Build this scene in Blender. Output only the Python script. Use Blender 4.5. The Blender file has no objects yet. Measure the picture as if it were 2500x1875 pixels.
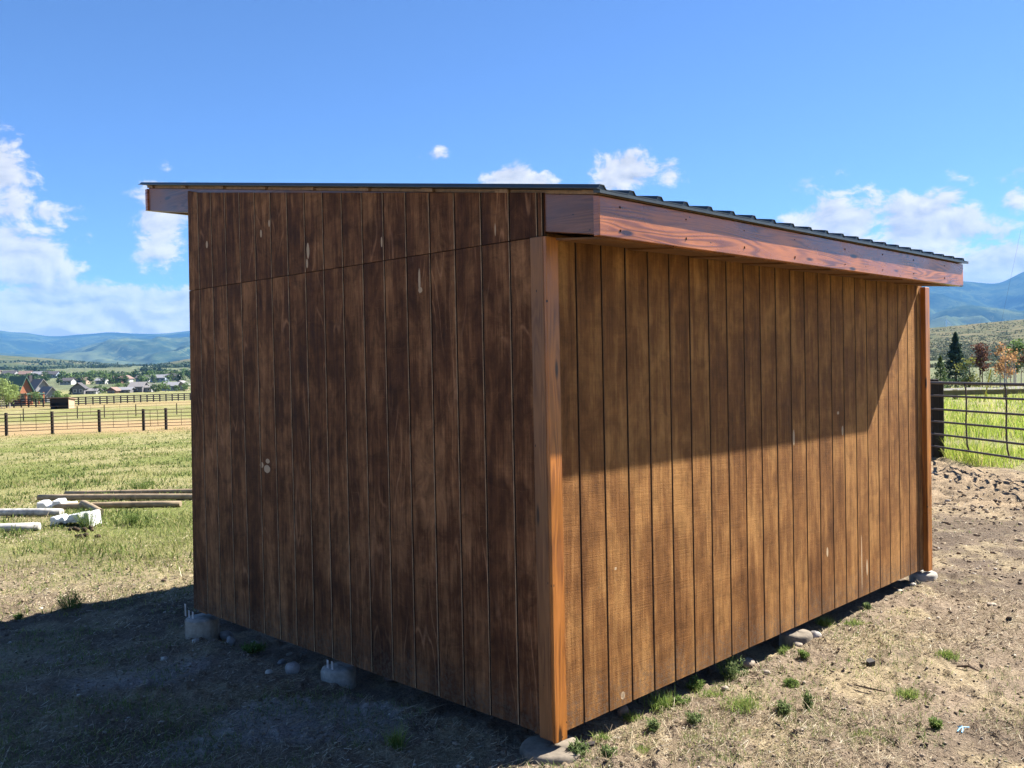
import bpy, math, random
import numpy as np
from mathutils import Vector, Matrix

random.seed(7)
rng = np.random.default_rng(11)
scene = bpy.context.scene
col = scene.collection
R = math.radians

# ------------------------------------------------------------------ camera
F_PX, PITCH, ROLL, EYE = 2236.0, -0.018557, -0.020230, 1.8127
cam = bpy.data.cameras.new('camera')
cam.sensor_width = 36.0
cam.lens = F_PX / 2500.0 * 36.0
cam.clip_start = 0.05
cam.clip_end = 60000
camo = bpy.data.objects.new('camera', cam)
col.objects.link(camo)
_cp, _sp, _cr, _sr = math.cos(PITCH), math.sin(PITCH), math.cos(ROLL), math.sin(ROLL)
_r, _u, _f = Vector((1, 0, 0)), Vector((0, -_sp, _cp)), Vector((0, _cp, _sp))
_rt, _up = _r * _cr + _u * _sr, _u * _cr - _r * _sr
camo.matrix_world = Matrix(((_rt.x, _up.x, -_f.x, 0), (_rt.y, _up.y, -_f.y, 0), (_rt.z, _up.z, -_f.z, EYE), (0, 0, 0, 1)))
scene.camera = camo

# ------------------------------------------------------------------ sun, exposure
SUN_EL, SUN_AZ = R(45.24), R(62.35)          # azimuth from +Y towards +X
SUN = Vector((math.sin(SUN_AZ) * math.cos(SUN_EL), math.cos(SUN_AZ) * math.cos(SUN_EL), math.sin(SUN_EL)))
sl = bpy.data.lights.new('sun', 'SUN')
sl.energy = 5.0
sl.angle = R(0.53)
sl.color = (1.0, 0.95, 0.86)
so = bpy.data.objects.new('sun', sl)
so.rotation_euler = (-SUN).to_track_quat('-Z', 'Y').to_euler()
so.location = (20, 10, 30)
col.objects.link(so)
scene.view_settings.view_transform = 'Standard'
scene.view_settings.look = 'None'
scene.view_settings.gamma = 1.0
scene.view_settings.use_curve_mapping = False
scene.view_settings.exposure = 1.92
SKY_STRENGTH = 0.05

# ------------------------------------------------------------------ node helpers
class NT:
    def __init__(s, tree):
        s.t = tree; s.n = tree.nodes; s.l = tree.links
    def node(s, typ, **kw):
        n = s.n.new(typ)
        for k, v in kw.items(): setattr(n, k, v)
        return n
    def put(s, sock, v):
        if hasattr(v, 'is_output') or isinstance(v, bpy.types.NodeSocket): s.l.new(v, sock)
        elif v is not None:
            if isinstance(v, (tuple, list)) and sock.type == 'RGBA' and len(v) == 3: v = (*v, 1)
            sock.default_value = v
    def m(s, op, a, b=None, c=None, clamp=False):
        n = s.node('ShaderNodeMath', operation=op, use_clamp=clamp)
        s.put(n.inputs[0], a)
        if b is not None: s.put(n.inputs[1], b)
        if c is not None: s.put(n.inputs[2], c)
        return n.outputs[0]
    def comb(s, x=0., y=0., z=0.):
        n = s.node('ShaderNodeCombineXYZ')
        for i, v in enumerate((x, y, z)): s.put(n.inputs[i], v)
        return n.outputs[0]
    def noise(s, vec, scale=1., detail=3., rough=.55, dist=0., out=0):
        n = s.node('ShaderNodeTexNoise')
        if vec is not None: s.put(n.inputs['Vector'], vec)
        s.put(n.inputs['Scale'], scale); s.put(n.inputs['Detail'], detail); s.put(n.inputs['Roughness'], rough); s.put(n.inputs['Distortion'], dist)
        return n.outputs[out]
    def ramp(s, fac, stops, interp='LINEAR'):
        n = s.node('ShaderNodeValToRGB'); cr = n.color_ramp; cr.interpolation = interp
        while len(cr.elements) < len(stops): cr.elements.new(.5)
        for e, (p, c) in zip(cr.elements, stops):
            e.position = p; e.color = (*c, 1) if isinstance(c, (tuple, list)) else (c, c, c, 1)
        s.put(n.inputs[0], fac)
        return n.outputs[0]
    def mr(s, v, a, b, c=0., d=1., smooth=True):
        n = s.node('ShaderNodeMapRange', interpolation_type='SMOOTHSTEP' if smooth else 'LINEAR')
        s.put(n.inputs[0], v)
        for i, q in enumerate((a, b, c, d)): s.put(n.inputs[i + 1], q)
        return n.outputs[0]
    def mix(s, fac, a, b, blend='MIX'):
        n = s.node('ShaderNodeMix', data_type='RGBA', blend_type=blend)
        s.put(n.inputs[0], fac); s.put(n.inputs[6], a); s.put(n.inputs[7], b)
        return n.outputs[2]
    def sep(s, v):
        n = s.node('ShaderNodeSeparateXYZ'); s.put(n.inputs[0], v)
        return n.outputs
    def dot2(s, v, c, k):
        """squared length of (v - c) * k"""
        n = s.node('ShaderNodeVectorMath', operation='SUBTRACT'); s.put(n.inputs[0], v); n.inputs[1].default_value = c
        m = s.node('ShaderNodeVectorMath', operation='MULTIPLY'); s.put(m.inputs[0], n.outputs[0]); m.inputs[1].default_value = k
        d = s.node('ShaderNodeVectorMath', operation='DOT_PRODUCT'); s.put(d.inputs[0], m.outputs[0]); s.put(d.inputs[1], m.outputs[0])
        return d.outputs['Value']
    def bump(s, h, strength, dist):
        n = s.node('ShaderNodeBump'); s.put(n.inputs['Height'], h); n.inputs['Strength'].default_value = strength; n.inputs['Distance'].default_value = dist
        return n.outputs[0]

def new_mat(name):
    m = bpy.data.materials.new(name); m.use_nodes = True
    m.node_tree.nodes.clear()
    t = NT(m.node_tree)
    out = t.node('ShaderNodeOutputMaterial')
    b = t.node('ShaderNodeBsdfPrincipled')
    t.l.new(b.outputs[0], out.inputs[0])
    return m, t, b, out

# ------------------------------------------------------------------ world: daylight sky with fair-weather cloud
world = bpy.data.worlds.new('World'); scene.world = world; world.use_nodes = True
wt = NT(world.node_tree); wt.n.clear()
wo = wt.node('ShaderNodeOutputWorld'); bg = wt.node('ShaderNodeBackground')
wt.l.new(bg.outputs[0], wo.inputs[0])
bg.inputs[1].default_value = SKY_STRENGTH
sky = wt.node('ShaderNodeTexSky', sky_type='NISHITA', sun_disc=False, sun_elevation=SUN_EL, sun_rotation=SUN_AZ,
              altitude=2000.0, air_density=1.0, dust_density=0.3, ozone_density=3.0)
skyc = wt.mix(1.0, sky.outputs[0], (.58, .73, .96), 'MULTIPLY')
tcw = wt.node('ShaderNodeTexCoord').outputs['Generated']
dx, dy, dz = wt.sep(tcw)
az = wt.m('MULTIPLY', wt.m('ARCTAN2', dx, dy), 57.29578)
el = wt.m('MULTIPLY', wt.m('ARCSINE', dz), 57.29578)
# cumulus groups: azimuth, elevation (degrees), half widths, weight
CLOUDS = [(-29.8, 10.2, 3.0, 2.6, 1.0), (-26.6, 8.9, 2.0, 1.0, .70), (-29.6, 6.6, 4.4, 2.0, 1.25), (-26.0, 6.3, 2.0, .9, .68), (-24.0, 3.6, 10.0, 1.5, 1.6), (-25.0, 2.4, 12.0, 1.2, 1.6), (-20.3, 8.4, 1.8, 3.0, .80),
          (-20.8, 5.4, 1.8, 1.0, .42), (-23.2, 7.4, .9, .6, .40), (-4.7, 13.2, 1.1, .6, .46),
          (0.9, 11.5, 2.6, .75, 1.0), (7.0, 11.6, 2.0, 1.4, 1.05), (10.3, 11.2, 1.2, 1.0, .72), (21.0, 9.6, 1.9, 1.5, .72), (16.0, 9.3, 1.2, .5, .40),
          (19.3, 7.8, 3.2, 1.8, 1.15), (24.6, 7.2, 3.4, 2.3, 1.25), (28.8, 8.6, 1.1, 1.2, .62), (28.0, 4.6, 4.2, 1.5, 1.3), (30.5, 6.0, 1.2, .8, .45),
          (33.5, 6.5, 2.0, 2.5, .7), (-34.0, 8.0, 2.6, 3.5, .9)]
azel = wt.comb(az, el, 0.)
cov = None
for (a0, e0, ra, re, w) in CLOUDS:
    q = wt.dot2(azel, (a0, e0, 0.), (1. / ra, 1. / re, 0.))
    g = wt.m('MULTIPLY', wt.m('EXPONENT', wt.m('MULTIPLY', q, -0.9)), w)
    cov = g if cov is None else wt.m('MAXIMUM', cov, g)
# the same kind of cloud goes on all round the horizon
big = wt.noise(wt.comb(dx, dy, wt.m('MULTIPLY', dz, 3.0)), 3.2, 2.0)
rest = wt.m('MULTIPLY', wt.mr(wt.m('ABSOLUTE', az), 33.0, 40.0), wt.m('MULTIPLY', wt.mr(big, .42, .62), wt.mr(el, 15.0, 6.0)))
cov = wt.m('MAXIMUM', cov, rest)
cvec = wt.comb(wt.m('MULTIPLY', az, .40), wt.m('MULTIPLY', el, .62), 0.0)
n1 = wt.noise(cvec, 1.0, 7.0, .64, .3)
cvec2 = wt.comb(wt.m('ADD', wt.m('MULTIPLY', az, .40), .16), wt.m('ADD', wt.m('MULTIPLY', el, .62), .24), 0.0)
n2 = wt.noise(cvec2, 1.0, 2.5, .6, .3)
field = wt.m('ADD', cov, wt.m('MULTIPLY', wt.m('SUBTRACT', n1, .5), 2.6))
alpha = wt.m('MULTIPLY', wt.mr(field, .36, .80), wt.mr(cov, .04, .24))
lit = wt.m('ADD', wt.m('SUBTRACT', n1, n2), wt.m('MULTIPLY', wt.m('SUBTRACT', 1.35, field), .10))
cc = wt.ramp(wt.m('ADD', wt.m('MULTIPLY', lit, 2.0), .5), [(0.22, (.50, .53, .60)), (.55, (.76, .78, .82)), (.88, (.99, .98, .97))])
cc = wt.mix(1.0, cc, (5.9, 5.6, 5.2), 'MULTIPLY')
wt.l.new(wt.mix(wt.m('MULTIPLY', alpha, .96), skyc, cc), bg.inputs[0])

# ------------------------------------------------------------------ mesh + object helpers
def link(o, parent=None):
    col.objects.link(o)
    if parent is not None: o.parent = parent
    return o
def tag(o, label=None, cat=None, group=None, kind=None):
    if label: o['label'] = label
    if cat: o['category'] = cat
    if group: o['group'] = group
    if kind: o['kind'] = kind
    return o
def empty(name, loc=(0, 0, 0), rz=0, parent=None):
    o = bpy.data.objects.new(name, None); o.location = loc; o.rotation_euler = (0, 0, rz); o.empty_display_size = .2
    return link(o, parent)
def big_mesh(name, V, F, smooth=False):
    """fast mesh from numpy arrays; F is (n,3) or (n,4)"""
    V = np.asarray(V, np.float32); F = np.asarray(F, np.int32); k = F.shape[1]
    me = bpy.data.meshes.new(name)
    me.vertices.add(len(V)); me.vertices.foreach_set('co', V.ravel())
    me.loops.add(F.size); me.loops.foreach_set('vertex_index', F.ravel())
    me.polygons.add(len(F)); me.polygons.foreach_set('loop_start', np.arange(0, F.size, k, dtype=np.int32))
    if smooth: me.polygons.foreach_set('use_smooth', np.ones(len(F), bool))
    me.update(calc_edges=True)
    return me
class MB:
    """collects shapes into ONE mesh"""
    def __init__(s): s.v = []; s.f = []; s.mi = []
    def add(s, v, f, mi=0):
        b = len(s.v); s.v += [tuple(p) for p in v]; s.f += [tuple(i + b for i in q) for q in f]; s.mi += [mi] * len(f)
        return s
    def box(s, x0, x1, y0, y1, z0, z1, bev=0.0, mi=0):
        if bev <= 0:
            return s.add([(x, y, z) for z in (z0, z1) for y in (y0, y1) for x in (x0, x1)], [(0, 2, 3, 1), (4, 5, 7, 6), (0, 1, 5, 4), (2, 6, 7, 3), (0, 4, 6, 2), (1, 3, 7, 5)], mi)
        return s.hexa([(x, y, z) for z in (z0, z1) for y in (y0, y1) for x in (x0, x1)], bev, mi)
    def hexa(s, c, bev=0.0, mi=0):
        """8 corners in (z,y,x) order; bevelled by pulling each face in"""
        F = [(0, 2, 3, 1), (4, 5, 7, 6), (0, 1, 5, 4), (2, 6, 7, 3), (0, 4, 6, 2), (1, 3, 7, 5)]
        if bev <= 0: return s.add(c, F, mi)
        c = [Vector(p) for p in c]; v = []; idx = {}
        for fi, f in enumerate(F):
            for k in range(4):
                p = c[f[k]]; a = (c[f[k - 1]] - p).normalized(); b = (c[f[(k + 1) % 4]] - p).normalized()
                idx[(fi, f[k])] = len(v); v.append(p + (a + b) * bev)
        faces = [tuple(idx[(fi, i)] for i in f) for fi, f in enumerate(F)]
        edges = {}
        for fi, f in enumerate(F):
            for k in range(4):
                e = (f[k], f[(k + 1) % 4]); edges.setdefault(frozenset(e), []).append((fi, e))
        for e, l in edges.items():
            (f1, e1), (f2, e2) = l
            faces.append((idx[(f1, e1[1])], idx[(f1, e1[0])], idx[(f2, e1[0])], idx[(f2, e1[1])]))
        for i in range(8):
            fs = [fi for fi, f in enumerate(F) if i in f]
            faces.append(tuple(idx[(fi, i)] for fi in fs))
        return s.add(v, faces, mi)
    def tube(s, p, q, r0, r1=None, n=8, cap=True, mi=0):
        r1 = r0 if r1 is None else r1
        p, q = Vector(p), Vector(q); d = (q - p).normalized()
        a = d.orthogonal().normalized(); b = d.cross(a)
        v = []
        for (c, r) in ((p, r0), (q, r1)):
            for k in range(n):
                t = 2 * math.pi * k / n; v.append(c + (a * math.cos(t) + b * math.sin(t)) * r)
        f = [(k, (k + 1) % n, n + (k + 1) % n, n + k) for k in range(n)]
        if cap: f += [tuple(range(n - 1, -1, -1)), tuple(range(n, 2 * n))]
        return s.add(v, f, mi)
    def path(s, pts, r, n=8, mi=0):
        pts = [Vector(p) for p in pts]; v = []; m = len(pts)
        rr = r if isinstance(r, (list, tuple)) else [r] * m
        a = (pts[1] - pts[0]).orthogonal().normalized()
        for i, p in enumerate(pts):
            d = (pts[min(i + 1, m - 1)] - pts[max(i - 1, 0)]).normalized()
            a = (a - d * a.dot(d)).normalized(); b = d.cross(a)
            for k in range(n):
                t = 2 * math.pi * k / n; v.append(p + (a * math.cos(t) + b * math.sin(t)) * rr[i])
        f = [(i * n + k, i * n + (k + 1) % n, (i + 1) * n + (k + 1) % n, (i + 1) * n + k) for i in range(m - 1) for k in range(n)]
        f += [tuple(range(n - 1, -1, -1)), tuple((m - 1) * n + k for k in range(n))]
        return s.add(v, f, mi)
    def prism(s, poly, axis, lo, hi, mi=0):
        """extrude a 2-D polygon along axis 0/1/2"""
        n = len(poly); v = []
        for t in (lo, hi):
            for (p, q) in poly:
                c = [p, q]; c.insert(axis, t); v.append(tuple(c))
        f = [tuple(range(n - 1, -1, -1)), tuple(range(n, 2 * n))] + [(k, (k + 1) % n, n + (k + 1) % n, n + k) for k in range(n)]
        return s.add(v, f, mi)
    def mesh(s, name, mats, smooth=False):
        me = bpy.data.meshes.new(name); me.from_pydata(s.v, [], s.f)
        for m in (mats if isinstance(mats, (list, tuple)) else [mats]): me.materials.append(m)
        me.polygons.foreach_set('material_index', s.mi)
        if smooth: me.polygons.foreach_set('use_smooth', [True] * len(s.f))
        import bmesh
        bm = bmesh.new(); bm.from_mesh(me); bmesh.ops.recalc_face_normals(bm, faces=bm.faces); bm.to_mesh(me); bm.free()
        me.update()
        return me
    def build(s, name, mats, parent=None, loc=None, smooth=False):
        o = bpy.data.objects.new(name, s.mesh(name, mats, smooth))
        if loc is not None: o.location = loc
        return link(o, parent)

# value noise on numpy arrays
def _h(i, j, s):
    n = (i.astype(np.int64) * 374761393 + j.astype(np.int64) * 668265263 + s * 1442695041) & 0xffffffff
    n = ((n ^ (n >> 13)) * 1274126177) & 0xffffffff
    n = (n ^ (n >> 16)) & 0xffffffff
    return n / 4294967295.0
def vnoise(x, y, seed=0):
    x0, y0 = np.floor(x), np.floor(y); fx, fy = x - x0, y - y0
    fx = fx * fx * fx * (fx * (fx * 6 - 15) + 10); fy = fy * fy * fy * (fy * (fy * 6 - 15) + 10)
    i, j = x0.astype(np.int64), y0.astype(np.int64)
    a, b, c, d = _h(i, j, seed), _h(i + 1, j, seed), _h(i, j + 1, seed), _h(i + 1, j + 1, seed)
    return (a * (1 - fx) + b * fx) * (1 - fy) + (c * (1 - fx) + d * fx) * fy
def fbm(x, y, sc, octv=4, seed=0, gain=.5):
    x = np.asarray(x, float) * sc; y = np.asarray(y, float) * sc; t = 0; a = 1; w = 0
    for k in range(octv):
        t = t + a * vnoise(x + 17.3 * k, y - 9.1 * k, seed + k); w += a; a *= gain; x = x * 2.03; y = y * 2.03
    return t / w
def sstep(a, b, x):
    t = np.clip((np.asarray(x, float) - a) / (b - a), 0, 1); return t * t * (3 - 2 * t)

# ------------------------------------------------------------------ place of the shed
C0 = (0.1613, 4.4419); TH = 0.79662
dR = np.array([math.cos(TH), math.sin(TH)]); dL = np.array([-math.sin(TH), math.cos(TH)])
def shed_ab(x, y):
    qx, qy = np.asarray(x) - C0[0], np.asarray(y) - C0[1]
    return qx * dR[0] + qy * dR[1], qx * dL[0] + qy * dL[1]
def shed_w(a, b, z=0.): return (C0[0] + a * dR[0] + b * dL[0], C0[1] + a * dR[1] + b * dL[1], z)

# ------------------------------------------------------------------ ground
PL = np.array([[0, -.09], [4.4, -.09], [5.9, -.125], [7.3, -.185], [9, -.23], [15, -.27], [20, -.42], [52, -1.40], [90, -2.0], [165, -3.1], [290, -4.1], [400, -3.8], [520, -2.4], [700, 1.0], [1000, 8.], [1600, 16.], [3000, 22.], [60000, 30.]])
PR = np.array([[0, -.085], [8, -.08], [20, -.07], [45, -.15], [75, -.3], [200, 0.], [500, 4.], [1000, 15.], [2000, 20.], [60000, 30.]])
def ground_base(x, y):
    x = np.asarray(x, float); y = np.asarray(y, float)
    d = np.hypot(x, y); az = np.arctan2(x, np.maximum(y, 1e-6))
    w = sstep(.12, -.17, az)
    zl = np.interp(d, PL[:, 0], PL[:, 1]); zr = np.interp(d, PR[:, 0], PR[:, 1])
    return zl * w + zr * (1 - w)
def churn(x, y):
    """churned-up mud by the paddock rails"""
    return sstep(3.8, 6., x) * sstep(8.6, 7.4, x) * sstep(9.5, 12.5, y) * sstep(40, 30, y)
def field_mask(x, y):
    """1 in the grassy field (left, far) and past the rails (right)"""
    j = (fbm(x, y, .5, 3, 5) - .5) * 5
    l = sstep(6.6, 11.5, y + j * .9) * sstep(2.5, -.5, x - .12 * y)
    jr = (fbm(x, y, 1.3, 2, 6) - .5) * .9
    r = sstep(7.75, 8.25, x - .075 * (17 - y) + jr) + sstep(24, 30, y) * sstep(0, 3, x)
    return np.clip(l + r, 0, 1)
def ground_z(x, y):
    x = np.asarray(x, float); y = np.asarray(y, float); d = np.hypot(x, y)
    z = ground_base(x, y)
    near = sstep(60, 25, d)
    z = z + near * ((fbm(x, y, .55, 3, 21) - .5) * .045 + (fbm(x, y, 5.5, 4, 31, .6) - .5) * .040 * (1 - .4 * field_mask(x, y)))
    z = z + near * (1 - field_mask(x, y)) * (fbm(x, y, 2.3, 2, 35) - .5) * .045
    cl = np.maximum(fbm(x, y, 15., 2, 41) - .55, 0) * .085 * sstep(14, 8, d)
    z = z + cl
    rg = 1 - np.abs(fbm(x, y, 2.4, 4, 51, .6) * 2 - 1) * 2
    z = z + churn(x, y) * ((rg - .45) * .09 + (fbm(x, y, 1.0, 2, 53) - .5) * .12)
    z = z + sstep(60, 300, d) * (fbm(x, y, .012, 3, 61) - .5) * np.minimum(d * .006, 3.)
    a, b = shed_ab(x, y)
    inside = sstep(-.1, .05, a) * sstep(5.0, 4.85, a) * sstep(-.12, .02, b) * sstep(3.9, 3.6, b)
    return z - inside * .05
def gz(x, y): return float(ground_z(np.array([x]), np.array([y]))[0])

def ground_colour(x, y):
    d = np.hypot(x, y)
    dirt1 = np.array([.195, .148, .104]); dirt2 = np.array([.108, .080, .057]); straw = np.array([.27, .215, .130])
    n1 = fbm(x, y, .9, 4, 71)[:, None]; n2 = fbm(x, y, 3.1, 4, 72)[:, None]; n3 = fbm(x, y, .35, 3, 73)[:, None]
    c = dirt1 * (1 - sstep(.35, .7, n1)) + dirt2 * sstep(.35, .7, n1)
    c = c + (straw - c) * sstep(.46, .68, n2) * .75
    pale = sstep(.60, .70, fbm(x, y, .8, 3, 75))[:, None] * sstep(.3, -.3, x)[:, None] * sstep(6.8, 6., y)[:, None]
    c = c + (np.array([.34, .31, .28]) - c) * pale * .6          # spilled pale grit
    fm = field_mask(x, y)[:, None]
    g1 = np.array([.135, .150, .042]); g2 = np.array([.215, .195, .088])
    dry = sstep(.40, .60, .6 * fbm(x, y, .22, 3, 77) + .4 * fbm(x * 1., y * .3, .9, 3, 78))[:, None]
    gc = g1 * (1 - dry) + g2 * dry
    # left: bands of the far paddocks
    yy = y + (fbm(x, y, .05, 3, 79) - .5) * 10
    bands = np.array([[0, 0], [46, 0], [53, .9], [66, 1], [76, .15], [120, .1], [140, .5], [163, .7], [168, .2], [1e5, .2]])
    t = np.interp(yy, bands[:, 0], bands[:, 1])[:, None]
    tan = np.array([.27, .185, .092])
    left = sstep(2, -2, x)[:, None]
    gc = gc + (tan - gc) * t * left
    farp = sstep(160, 175, y)[:, None] * left
    gc = gc + (np.array([.19, .19, .080]) - gc) * farp * .8
    sg = sstep(290, 380, y)[:, None]
    gc = gc + (np.array([.080, .095, .050]) * (.6 + .8 * n3) - gc) * sg * .9
    rs_ = (sstep(62, 80, y) * sstep(4, 10, x))[:, None]
    gc = gc + (np.array([.085, .10, .052]) - gc) * rs_ * .85
    c = c + (gc - c) * fm
    ch = churn(x, y)[:, None]
    c = c + (np.array([.235, .172, .108]) * (.6 + .8 * n2) - c) * ch * (1 - fm)
    return c * (.88 + .24 * n3)

def grd_mat():
    m, t, b, _ = new_mat('ground_soil')
    at = t.node('ShaderNodeAttribute', attribute_name='soil')
    pos = t.node('ShaderNodeNewGeometry').outputs['Position']
    f1 = t.noise(pos, 55., 4., .7); f2 = t.noise(pos, 9., 4., .65); f3 = t.noise(pos, 190., 2., .6)
    c = t.mix(1.0, at.outputs[0], t.ramp(f1, [(.28, .42), (.5, 1.0), (.72, 1.45)]), 'MULTIPLY')
    c = t.mix(1.0, c, t.ramp(f2, [(.3, .78), (.7, 1.2)]), 'MULTIPLY')
    c = t.mix(t.mr(f3, .62, .72), c, t.mix(.5, c, (.55, .48, .36)))
    t.put(b.inputs['Base Color'], c)
    b.inputs['Roughness'].default_value = .95; b.inputs['Specular IOR Level'].default_value = .12
    h = t.m('ADD', t.m('MULTIPLY', f1, .6), t.m('ADD', f2, t.m('MULTIPLY', f3, .25)))
    t.put(b.inputs['Normal'], t.bump(h, .9, .03))
    return m
def make_ground():
    azs = np.concatenate([np.arange(-180, -44, 4.), np.arange(-44, -36, .5), np.arange(-36, 36, .115), np.arange(36, 44, .5), np.arange(44, 180, 4.)]) * math.pi / 180
    rs = [0.6]
    while rs[-1] < 60000:
        r = rs[-1]
        k = 1.12 if r < 3.2 else (1.0062 if r < 20 else (1.012 if r < 60 else (1.04 if r < 1500 else 1.25)))
        rs.append(r * k)
    rs = np.array(rs); na, nr = len(azs), len(rs)
    A, RR = np.meshgrid(azs, rs)
    x = (RR * np.sin(A)).ravel(); y = (RR * np.cos(A)).ravel()
    z = ground_z(x, y)
    V = np.stack([x, y, z], 1); V = np.vstack([V, [0, 0, -.14]])
    i = np.arange(nr - 1)[:, None] * na; j = np.arange(na)[None, :]; j2 = (j + 1) % na
    F = np.stack([(i + j), (i + j2), (i + na + j2), (i + na + j)], -1).reshape(-1, 4)
    F = F[:, ::-1]
    cap = np.array([[len(V) - 1, (k + 1) % na, k, k] for k in range(na)])
    me = big_mesh('ground', V, F, True)
    import bmesh
    c = np.vstack([ground_colour(x, y), [[.2, .15, .1]]])
    at = me.attributes.new('soil', 'FLOAT_COLOR', 'POINT')
    at.data.foreach_set('color', np.hstack([c, np.ones((len(c), 1))]).astype(np.float32).ravel())
    me.materials.append(grd_mat())
    o = link(bpy.data.objects.new('ground', me)); tag(o, kind='structure')
make_ground()

# ------------------------------------------------------------------ hills and mountains (real ridges at their own distance)
def terr_mat(name, dark, mid, light, sc, streak=0., thr=.55):
    m, t, b, _ = new_mat(name)
    pos = t.node('ShaderNodeNewGeometry').outputs['Position']
    a = t.noise(pos, sc, 6., .62); f = t.noise(pos, sc * 9, 4., .7)
    c = t.ramp(t.m('ADD', t.m('MULTIPLY', a, .7), t.m('MULTIPLY', f, .3)), [(.36, dark), (thr - .05, mid), (thr + .12, light)])
    if streak > 0:
        x, y, z = t.sep(pos)
        w = t.noise(t.comb(t.m('MULTIPLY', x, sc * 5), t.m('MULTIPLY', y, sc * 5), t.m('MULTIPLY', z, sc * 1.6)), 1., 2., .5, 1.2)
        big = t.noise(pos, sc * .8, 2.)
        s = t.m('MULTIPLY', t.mr(t.m('ABSOLUTE', t.m('SUBTRACT', w, .5)), .045, .015), t.mr(big, .46, .60))
        c = t.mix(t.m('MULTIPLY', s, streak), c, light)
    t.put(b.inputs['Base Color'], c); b.inputs['Roughness'].default_value = 1.; b.inputs['Specular IOR Level'].default_value = 0.
    return m
HOR = lambda px: 921.3 - px * .02024
def ridge(name, crest, dist, front, back, base, mat, rough=.1, sc=None, seed=0, n=300, rows=90, tilt=0.):
    """crest: (photo x, height of the crest in photo pixels above the level line) read as bearing and elevation"""
    xs = np.array([p[0] for p in crest]); hs = np.array([p[1] for p in crest])
    px = np.linspace(xs[0], xs[-1], n)
    t = np.interp(px, xs, hs)
    ker = np.hanning(13); ker /= ker.sum(); t = np.convolve(np.pad(t, 6, 'edge'), ker, 'valid')
    ang = np.arctan((px - 1250) / F_PX)
    H = EYE + dist / np.cos(ang) * t / F_PX * np.cos(ang)
    rr = np.linspace(0, 1, rows); prof_f = rr[:30] / rr[29] if rows > 30 else rr
    d = np.concatenate([np.linspace(dist - front, dist, rows - 12), np.linspace(dist, dist + back, 13)[1:]])
    D, Hh = np.meshgrid(d, H, indexing='ij'); AA = np.meshgrid(d, ang, indexing='ij')[1]
    x = D * np.tan(AA); y = D
    s = np.clip(1 - np.where(D < dist, (dist - D) / front, (D - dist) / back), 0, 1)
    prof = s ** 1.25
    nz = fbm(x.ravel(), y.ravel(), sc or (3. / front), 5, seed).reshape(x.shape) - .5
    rg = 1 - np.abs(fbm(x.ravel(), y.ravel(), (sc or 3. / front) * 1.4, 3, seed + 9).reshape(x.shape) * 2 - 1) * 1.6
    z = base + (Hh - base) * np.clip(prof + (nz * 1.3 + (rg - .4) * .5) * rough * np.sin(np.pi * np.clip(s, 0, 1)) ** .8, 0, 1.0)
    V = np.stack([x, y, z], -1).reshape(-1, 3)
    r_, c_ = x.shape
    i = np.arange(r_ - 1)[:, None] * c_; j = np.arange(c_ - 1)[None, :]
    F = np.stack([i + j, i + j + 1, i + c_ + j + 1, i + c_ + j], -1).reshape(-1, 4)
    me = big_mesh(name, V, F, True); me.materials.append(mat)
    o = link(bpy.data.objects.new(name, me)); tag(o, kind='structure')
    return o
m_far = terr_mat('forested_mountain', (.008, .018, .016), (.018, .034, .022), (.075, .10, .045), .0026, .7)
m_slope = terr_mat('grassy_mountain', (.012, .024, .016), (.026, .044, .024), (.095, .115, .055), .0034, .9, .5)
m_hill = terr_mat('sage_hill', (.030, .048, .026), (.065, .080, .042), (.13, .115, .07), .014, 0, .52)
m_sage = terr_mat('sagebrush_slope', (.034, .046, .030), (.088, .096, .060), (.175, .140, .090), .09, 0, .52)
ridge('mountain', [(-900, 150), (-500, 128), (-200, 120), (0, 117), (40, 106), (60, 112), (95, 101), (150, 96), (180, 100), (240, 102), (265, 106), (330, 100), (400, 98), (450, 103), (620, 112), (900, 128), (1300, 140)], 7600, 3200, 900, 10, m_far, .34, seed=3, sc=.0016)
ridge('mountain', [(-900, 60), (-300, 46), (0, 58), (90, 52), (160, 56), (230, 78), (300, 88), (370, 86), (440, 82), (520, 95), (800, 70), (1200, 60)], 5200, 2000, 1600, 5, m_slope, .60, seed=14, sc=.0022)
H_l1 = ridge('hill', [(-900, 60), (-200, 50), (-40, 58), (30, 52), (100, 46), (180, 38), (260, 30), (330, 22), (400, 26), (470, 38), (700, 48), (1100, 40)], 1750, 1000, 700, -6, m_hill, .10, seed=25, sc=.006)
H_l2 = ridge('hill', [(-900, 10), (0, 26), (120, 14), (200, 10), (330, 12), (420, 24), (470, 32), (800, 20)], 1150, 600, 300, -8, m_hill, .06, seed=28, sc=.009)
ridge('mountain', [(1500, 240), (1900, 220), (2200, 200), (2290, 187), (2360, 187), (2410, 180), (2445, 178), (2480, 197), (2510, 212), (2700, 225), (3100, 215), (3600, 200)], 6800, 3000, 900, 10, m_far, .34, seed=37, sc=.0016)
ridge('mountain', [(1500, 90), (2000, 70), (2230, 80), (2300, 118), (2360, 130), (2420, 122), (2500, 110), (2650, 140), (3000, 110), (3600, 90)], 4700, 1700, 1500, 5, m_slope, .60, seed=44, sc=.0022)
H_right = ridge('hill', [(1300, 30), (1800, 50), (2200, 72), (2280, 75), (2340, 79), (2400, 84), (2500, 91), (2700, 105), (3100, 95), (3600, 60)], 720, 560, 500, -4, m_sage, .02, seed=52, sc=.012)

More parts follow.
